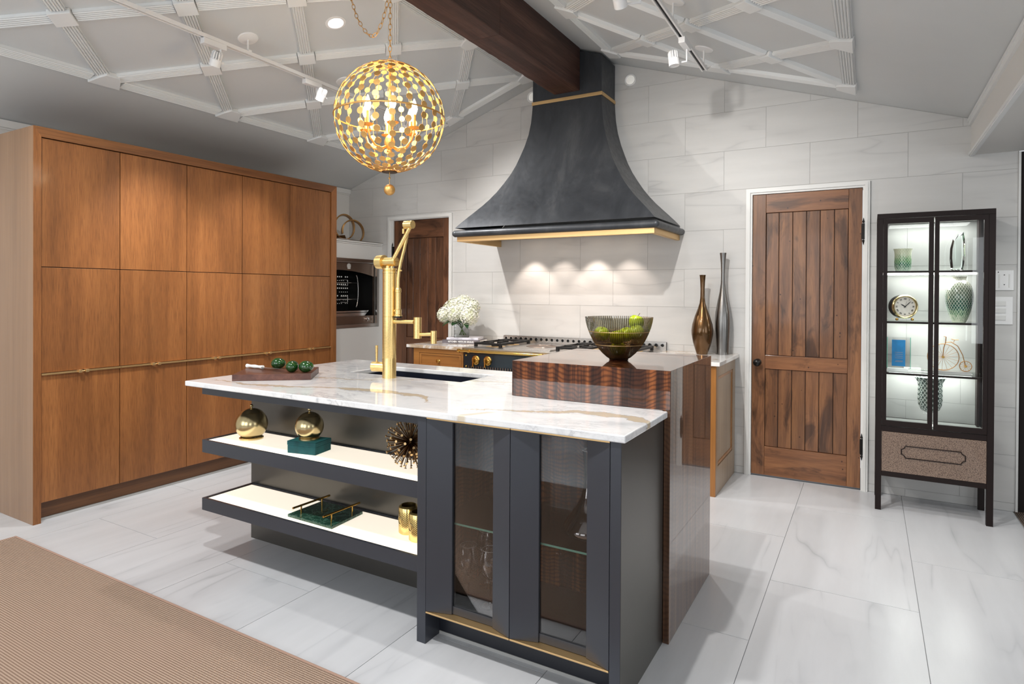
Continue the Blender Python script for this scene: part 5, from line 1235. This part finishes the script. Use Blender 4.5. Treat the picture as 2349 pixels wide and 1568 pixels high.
wb_ = MB().box(0.20, 0.292, YD+0.06, YD+0.10, 0.8705, 0.888).build('white_block', 'paper', origin=(0.24, YD+0.08, 0.8705), bevel=0.002); tag(wb_, 'low white block lying behind the blue award in the display cabinet', 'block')
# penny farthing
bi = thing('bicycle_ornament', (0.45, YD, 0.8705), 'gilt wire penny-farthing bicycle ornament on a grey slab in the display cabinet', 'ornament')
MB().box(0.33, 0.545, YD-0.035, YD+0.03, 0.8705, 0.889).build('slab', 'steel', bi, bevel=0.001)
def wheel(cx, cz, R, n):
    w = MB(); w.tube([(cx+R*cos(2*pi*i/36), YD, cz+R*sin(2*pi*i/36)) for i in range(36)], 0.0022, 6, True); wo = w.build('wheel', 'rust_gold', bi)
    for i in range(n):
        a = 2*pi*i/n+0.1; s = MB(); s.cyl((cx, YD, cz), (cx+R*cos(a), YD, cz+R*sin(a)), 0.0009, seg=5); s.build('spoke', 'rust_gold', wo)
    MB().cyl((cx, YD-0.012, cz), (cx, YD+0.012, cz), 0.007, seg=12).build('hub', 'brass', wo)
wheel(0.403, 0.889+0.0845, 0.082, 18); wheel(0.518, 0.889+0.033, 0.031, 12)
t = MB(); t.tube([(0.403, YD+0.012, 0.9735), (0.407, YD+0.012, 1.03), (0.415, YD, 1.065), (0.418, YD, 1.100)], 0.0024, 6); t.tube([(0.415, YD, 1.065), (0.445, YD, 1.068), (0.478, YD, 1.045), (0.503, YD, 0.99), (0.518, YD+0.006, 0.922)], 0.0024, 6)
t.tube([(0.410, YD-0.03, 1.102), (0.418, YD, 1.100), (0.410, YD+0.03, 1.102)], 0.002, 6); t.tube([(0.455, YD, 1.066), (0.463, YD, 1.083)], 0.0015, 6); t.tube([(0.445, YD, 1.088), (0.46, YD, 1.083), (0.482, YD, 1.084)], 0.0022, 6, ry=0.006)
t.build('frame', 'rust_gold', bi)
# cut crystal urn
ur = thing('crystal_urn', (0.337, YD, 0.5365), 'cut crystal footed urn with a flared rim on the floor of the display cabinet', 'vase')
seg = 48; prf = [(0.0, 0.083), (0.02, 0.085), (0.045, 0.095), (0.060, 0.125), (0.064, 0.17), (0.063, 0.22), (0.062, 0.25), (0.068, 0.28), (0.080, 0.298), (0.084, 0.306)]
vs = []; fs = []; NJ = 26
def pinterp(u):
    u *= len(prf)-1; i = min(int(u), len(prf)-2); f = u-i; return prf[i][0]*(1-f)+prf[i+1][0]*f, prf[i][1]*(1-f)+prf[i+1][1]*f
for j in range(NJ):
    r_, z_ = pinterp(j/(NJ-1))
    for k in range(seg):
        q = r_*(1+(0.035 if (j+k) % 4 < 2 else -0.035)*(1 if (j-k) % 4 < 2 else -1)); vs.append((0.337+q*cos(2*pi*k/seg), YD+q*sin(2*pi*k/seg), 0.5365+z_))
fs = [(j*seg+k, j*seg+(k+1) % seg, (j+1)*seg+(k+1) % seg, (j+1)*seg+k) for j in range(NJ-1) for k in range(seg)]
def urn_mat():
    t = NT('cut_crystal'); tc = t.n('TexCoord'); sx = t.n('SeparateXYZ'); t.l(tc.outputs['Object'], sx.inputs[0])
    an = t.math('MULTIPLY', t.math('ARCTAN2', sx.outputs[1], sx.outputs[0]), 9.0); zz = t.math('MULTIPLY', sx.outputs[2], pi/0.030)
    a = t.math('ABSOLUTE', t.math('SINE', t.math('ADD', an, zz))); b = t.math('ABSOLUTE', t.math('SINE', t.math('SUBTRACT', an, zz)))
    k = t.math('MINIMUM', a, b); c = t.ramp(k, [(0.12, lin((232, 238, 234))), (0.26, lin((60, 74, 70))), (0.6, lin((120, 138, 130))), (0.9, lin((40, 52, 50)))])
    t.base(c); t.p(Roughness=0.08, Transmission_Weight=0.2); t.bump(k, -0.5, 0.003); M['cut_crystal'] = t.m
urn_mat()
MB().add(vs, fs, 0, False).build('bowl', 'cut_crystal', ur)
MB().lathe([(0, 0.002), (0.045, 0.002), (0.046, 0.004), (0.02, 0.012), (0.008, 0.025), (0.006, 0.05), (0.010, 0.075), (0.02, 0.084)], (0.337, YD, 0.5365), 32, None, 0, 70).build('foot', 'stemware', ur)

# ------------------------------------------------------------------ rug
RGX0, RGX1, RGY0, RGY1 = -4.058, -0.10, -0.06, 1.590
rg_ = thing('area_rug', (-2, 0.4, 0), 'large ribbed taupe woven rug with a bound edge on the tiled floor', 'rug')
MB().box(RGX0+0.012, RGX1, RGY0, RGY1-0.012, 0.0005, 0.010).build('woven_field', 'rug', rg_)
t = MB(); t.box(RGX0, RGX1, RGY1-0.0118, RGY1, 0.0005, 0.0105); t.box(RGX0, RGX0+0.0118, RGY0, RGY1-0.012, 0.0005, 0.0105); t.box(RGX0, RGX1, RGY0-0.012, RGY0-0.0002, 0.0005, 0.0105); t.build('bound_edge', 'rug_binding', rg_, bevel=0.003)

# ------------------------------------------------------------------ chandelier
CC = Vector((-2.187, 2.50, 2.275)); CRD = 0.283
ch = thing('orb_chandelier', CC, 'round gold orb chandelier strung with small discs, hanging by a chain over the island', 'chandelier')
NM, ND = 22, 14; FARD = MB()
disc = MB(); disc.cyl((CC.x, CC.y, CC.z-0.0008), (CC.x, CC.y, CC.z+0.0008), 0.0166, seg=18); d0 = disc.build('disc', 'gold_leaf', ch)
first = True
for i in range(NM):
    az = 2*pi*i/NM+0.05; pts = []
    for k in range(0, 33):
        a = radians(6)+radians(168)*k/32; wob = 0.010*sin(k*1.35+i*2.1)
        pts.append(CC+Vector((sin(a)*cos(az+wob*1.2), sin(a)*sin(az+wob*1.2), cos(a)))*CRD)
    MB().tube(pts, 0.0014, 5).build('wire', 'gold_leaf', ch)
    for j in range(ND):
        a = radians(14)+radians(152)*(j+(0.5 if i % 2 else 0.0)+random.uniform(-.1, .1))/(ND-0.5)
        az2 = az+random.uniform(-0.012, 0.012)
        d = Vector((sin(a)*cos(az2), sin(a)*sin(az2), cos(a)))
        tl = (d+Vector([random.uniform(-.05, .05) for _ in range(3)])).normalized()
        mt = Matrix.Translation(d*(CRD+0.001)) @ tl.to_track_quat('Z', 'Y').to_matrix().to_4x4()
        if d.dot(Vector((-CC.x, -CC.y, 1.36-CC.z)).normalized()) < -0.42:
            qm = mt.to_3x3(); cw = CC+d*(CRD+0.001); FARD.cyl(cw-qm.col[2]*0.0008, cw+qm.col[2]*0.0008, 0.0158, seg=18); continue
        if first: d0.matrix_local = mt; first = False
        else: part_copy(d0, ch, mt)
tag(FARD.build('disc_curtain', 'gold_leaf', ch), kind='stuff')
def hoop(r, z, w, name='hoop', th=0.0015):
    v = []; f = []; n = 96
    for k in range(n):
        c, s = cos(2*pi*k/n), sin(2*pi*k/n)
        for (rr, zz_) in ((r-th, z-w/2), (r+th, z-w/2), (r+th, z+w/2), (r-th, z+w/2)): v.append((CC.x+rr*c, CC.y+rr*s, CC.z+zz_))
    for k in range(n):
        for q in range(4): f.append((k*4+q, k*4+(q+1) % 4, ((k+1) % n)*4+(q+1) % 4, ((k+1) % n)*4+q))
    MB().add(v, f, 0, True).build(name, 'gold_leaf', ch)
hoop(CRD+0.004, 0.0, 0.008); hoop(0.034, CRD*0.992, 0.006); hoop(0.034, -CRD*0.992, 0.006)
MB().cyl(CC+Vector((0, 0, -CRD-0.004)), CC+Vector((0, 0, -CRD+0.001)), 0.04, seg=28).build('bottom_plate', 'bronze_dark', ch)
t = MB(); t.cyl(CC+Vector((0, 0, -0.12)), CC+Vector((0, 0, CRD+0.008)), 0.0055, seg=12); t.cyl(CC+Vector((0, 0, CRD-0.03)), CC+Vector((0, 0, CRD-0.005)), 0.012, seg=12); t.build('centre_rod', 'gold_leaf', ch)
MB().lathe([(0, -0.19), (0.006, -0.185), (0.012, -0.175), (0.007, -0.168), (0.014, -0.162), (0.026, -0.145), (0.028, -0.125), (0.018, -0.10), (0.008, -0.09), (0.006, -0.07)], CC, 28, None, 0, 80).build('hub', 'gold_leaf', ch)
t = MB(); t.cyl(CC+Vector((0, 0, -CRD-0.03)), CC+Vector((0, 0, -CRD-0.004)), 0.0022, seg=8); t.sphere(CC+Vector((0, 0, -CRD-0.034)), 0.006, 12, 8); t.cyl(CC+Vector((0, 0, -CRD-0.065)), CC+Vector((0, 0, -CRD-0.04)), 0.0015, seg=8); t.build('drop_link', 'gold_leaf', ch)
MB().sphere(CC+Vector((0, 0, -0.378)), 0.029, 32, 16).build('drop_ball', 'gold_leaf', ch)
for i in range(6):
    az = 2*pi*i/6+0.3; e_ = Vector((cos(az), sin(az), 0)); up = Vector((0, 0, 1))
    pts = [CC+e_*r_+up*z_ for r_, z_ in ((0.018, -0.150), (0.05, -0.165), (0.09, -0.158), (0.122, -0.125), (0.135, -0.085), (0.136, -0.068))]
    arm = MB().tube(pts, 0.0048, 10).build('arm', 'gold_leaf', ch)
    b0 = CC+e_*0.136
    MB().lathe([(0.006, -0.07), (0.026, -0.064), (0.031, -0.058), (0.028, -0.060), (0.006, -0.063)], b0, 28, None, 0, 80).build('drip_pan', 'gold_leaf', arm)
    MB().cyl(b0+up*-0.062, b0+up*0.008, 0.0085, seg=16).build('candle_sleeve', 'gold_leaf', arm)
    MB().lathe([(0.006, 0.008), (0.012, 0.018), (0.017, 0.034), (0.0145, 0.052), (0.008, 0.070), (0.002, 0.088), (0, 0.09)], b0, 20, None, 0, 80).build('flame_bulb', 'bulb', arm)
light('chandelier_glow', 'POINT', CC+Vector((0, 0, 0.06)), 9, (1, 0.88, 0.7), shadow_soft_size=0.10)
# chain: links up to the hook on the beam, and a slack swag going to the ceiling
lk = MB(); n = 20; pts = []
for k in range(n):
    a = 2*pi*k/n; pts.append((CC.x+0.0085*cos(a), CC.y, CC.z+0.0175*sin(a)))
lk.tube(pts, 0.0017, 6, True); l0 = lk.build('chain_link', 'gold_leaf', ch); used = [False]
def put_link(p, d, roll):
    q = Vector(d).normalized().to_track_quat('Z', 'Y').to_matrix() @ Matrix.Rotation(roll, 3, 'Z')
    mt = Matrix.Translation(Vector(p)-CC) @ q.to_4x4()
    if not used[0]: l0.matrix_local = mt; used[0] = True
    else: part_copy(l0, ch, mt)
hook = Vector((-2.187, 2.50, 2.990)); z = CC.z+CRD+0.02; i = 0
while z < hook.z-0.005: put_link((CC.x, CC.y, z), (0, 0, 1), (pi/2)*(i % 2)+0.4); z += 0.0285; i += 1
swp = [(-2.200, 2.985), (-2.204, 2.90), (-2.217, 2.85), (-2.240, 2.79), (-2.272, 2.742), (-2.305, 2.722), (-2.345, 2.745), (-2.385, 2.79), (-2.425, 2.855), (-2.462, 2.95), (-2.49, 3.07), (-2.51, 3.17), (-2.525, zc(-2.525)-0.01)]
sp_ = [Vector((x, 2.50, z)) for x, z in swp]; acc = 0; i = 0; nxt = 0.0
for a, b in zip(sp_, sp_[1:]):
    L = (b-a).length
    while nxt <= acc+L:
        p = a.lerp(b, (nxt-acc)/L); put_link(p, b-a, (pi/2)*(i % 2)+0.3); i += 1; nxt += 0.0285
    acc += L
t = MB(); t.tube([(-2.187, 2.5, 2.985), (-2.179, 2.5, 2.99), (-2.179, 2.5, 3.0), (-2.187, 2.5, 3.0075)], 0.003, 6); t.lathe([(0, 0), (0.02, 0), (0.02, -0.004), (0, -0.005)], (-2.187, 2.5, 3.008), 16); t.build('hook', 'gold_leaf', ch)
# ------------------------------------------------------------------ track lighting
def track(name, pts, label, canopies):
    o = thing(name, pts[0], label, 'track light')
    a, b = Vector(pts[0]), Vector(pts[1]); d = (b-a).normalized(); up = Vector((0, 0, 1))
    t = MB(); t.sweep([(-0.018, -0.010), (-0.018, 0.012), (0.018, 0.012), (0.018, -0.010), (0.008, -0.010), (0.008, 0.002), (-0.008, 0.002), (-0.008, -0.010)], a, b, up); t.build('rail', 'white_metal', o, bevel=0.001)
    t = MB(); t.sweep([(-0.0075, 0.0), (-0.0075, 0.0018), (0.0075, 0.0018), (0.0075, 0.0)], a, b, up); t.build('slot', 'black', o)
    for (x, y, side) in canopies:
        zz_ = zc(x); s = SL if side < 0 else -SR; nn = Vector((s, 0, -1)).normalized(); q = nn.to_track_quat('Z', 'Y').to_matrix()
        c = MB(); c.lathe([(0.0, 0.012), (0.02, 0.012), (0.058, 0.006), (0.062, 0.0)], (x, y, zz_), 36, q); c.build('canopy', 'white_metal', o)
        fz = a.z+(b.z-a.z)*((y-a.y)/(b.y-a.y)); fx_ = a.x+(b.x-a.x)*((y-a.y)/(b.y-a.y))
        c = MB(); c.cyl((fx_, y, fz+0.012), (fx_, y, zz_-0.004), 0.006, seg=12); c.box(fx_-0.022, fx_+0.022, y-0.012, y+0.012, fz+0.008, fz+0.02); c.build('stem', 'white_metal', o)
ZT = 2.868
track('light_track', [(-3.372, 1.0, ZT), (-3.495, 4.35, ZT)], 'long white track rail hung from the left ceiling slope behind the chandelier', [(-3.43, 2.577, -1), (-3.46, 3.44, -1)])
track('light_track', [(-0.945, 1.8, ZT), (-0.975, 4.27, ZT)], 'white track rail hung from the right ceiling slope beside the beam', [(-0.96, 3.46, 1), (-0.973, 4.245, 1)])
def head(p, aim, label, rail_x):
    p = Vector(p); d = (Vector(aim)-p).normalized(); o = thing('track_spotlight', p, label, 'spotlight', 'white track spotlights')
    q = d.to_track_quat('Z', 'Y').to_matrix()
    t = MB(); t.box(rail_x-0.019, rail_x+0.019, p.y-0.075, p.y+0.075, ZT-0.045, ZT-0.011); t.build('adapter', 'white_metal', o, bevel=0.002)
    back = p-d*0.085; x = rail_x
    sg = 1 if p.x >= rail_x else -1
    t = MB(); t.lathe([(0, -0.045), (0.028, -0.045), (0.032, -0.04), (0.032, 0.0), (0.029, 0.0), (0.029, -0.006), (0, -0.008)], p, 28, q); t.build('barrel', 'white_metal', o)
    t = MB()
    for k in range(12):
        a = 2*pi*k/12; r1 = q @ Vector((cos(a), sin(a), 0)); tt = q @ Vector((-sin(a), cos(a), 0)); ax = q @ Vector((0, 0, 1))
        vs = [p+r1*r_+ax*z_+tt*w for w in (-0.0028, 0.0028) for r_, z_ in ((0.012, -0.045), (0.031, -0.045), (0.031, -0.078), (0.024, -0.088), (0.012, -0.088))]
        t.add(vs, [tuple(range(5)), tuple(range(9, 4, -1))]+[(i, (i+1) % 5, (i+1) % 5+5, i+5) for i in range(5)])
    t.build('cooling_fins', 'white_metal', o)
    MB().cyl(p+q @ Vector((0, 0, -0.088)), p+q @ Vector((0, 0, -0.045)), 0.013, seg=12).build('core', 'black', o)
    MB().cyl(p+q @ Vector((0, 0, -0.010)), p+q @ Vector((0, 0, -0.0085)), 0.0285, seg=24).build('lens', 'lens_off', o)
    jt = p-d*0.03+Vector((0, 0.042, 0))
    t = MB(); t.tube([(x, p.y+0.045, ZT-0.045), (x, p.y+0.045, jt.z+0.0), jt], 0.006, 8); t.cyl(jt+Vector((0, 0.008, 0)), jt-Vector((0, 0.02, 0)), 0.009, seg=12); t.build('yoke', 'white_metal', o)
labs = ['white track spotlight at the front of the left rail, aimed at the oak cabinets', 'white track spotlight just left of the chandelier, aimed at the oak cabinets', 'white track spotlight seen through the middle of the orb chandelier',
        'white track spotlight at the far end of the left rail, behind the chandelier', 'white track spotlight cut by the top edge of the photo, near the beam', 'white track spotlight on the right rail above the tiled wall', 'white track spotlight at the near end of the right rail, out of the photo']
for (p, a, e, an), L in zip(SPOTS, labs): 
    pv_ = Vector(p); dd = (Vector(a)-pv_).normalized(); head(pv_-dd*0.012, a, L, -3.372-0.0367*(p[1]-1.0) if p[0] < -2 else -0.96)
# recessed downlights
def downlight(x, y, label, z=None, nrm=None, off=False):
    side = -1 if x < XR else 1
    if z is None: s = SL if side < 0 else -SR; nn = Vector((s, 0, -1)).normalized(); z = zc(x)
    else: nn = Vector((0, 0, -1))
    q = nn.to_track_quat('Z', 'Y').to_matrix(); o = thing('recessed_downlight', (x, y, z), label, 'downlight')
    MB().lathe([(0.048, 0.0), (0.066, 0.0), (0.066, 0.003), (0.050, 0.006), (0.046, 0.002)], (x, y, z), 36, q).build('trim_ring', 'white_metal', o)
    MB().lathe([(0, 0.0015), (0.048, 0.0015)], (x, y, z), 32, q).build('lens', 'lamp_lens', o)
downlight(-3.015, 2.919, 'bright round recessed downlight in the left ceiling slope')
downlight(0.985, 4.0, 'recessed downlight in the low soffit at the right edge', ZS)
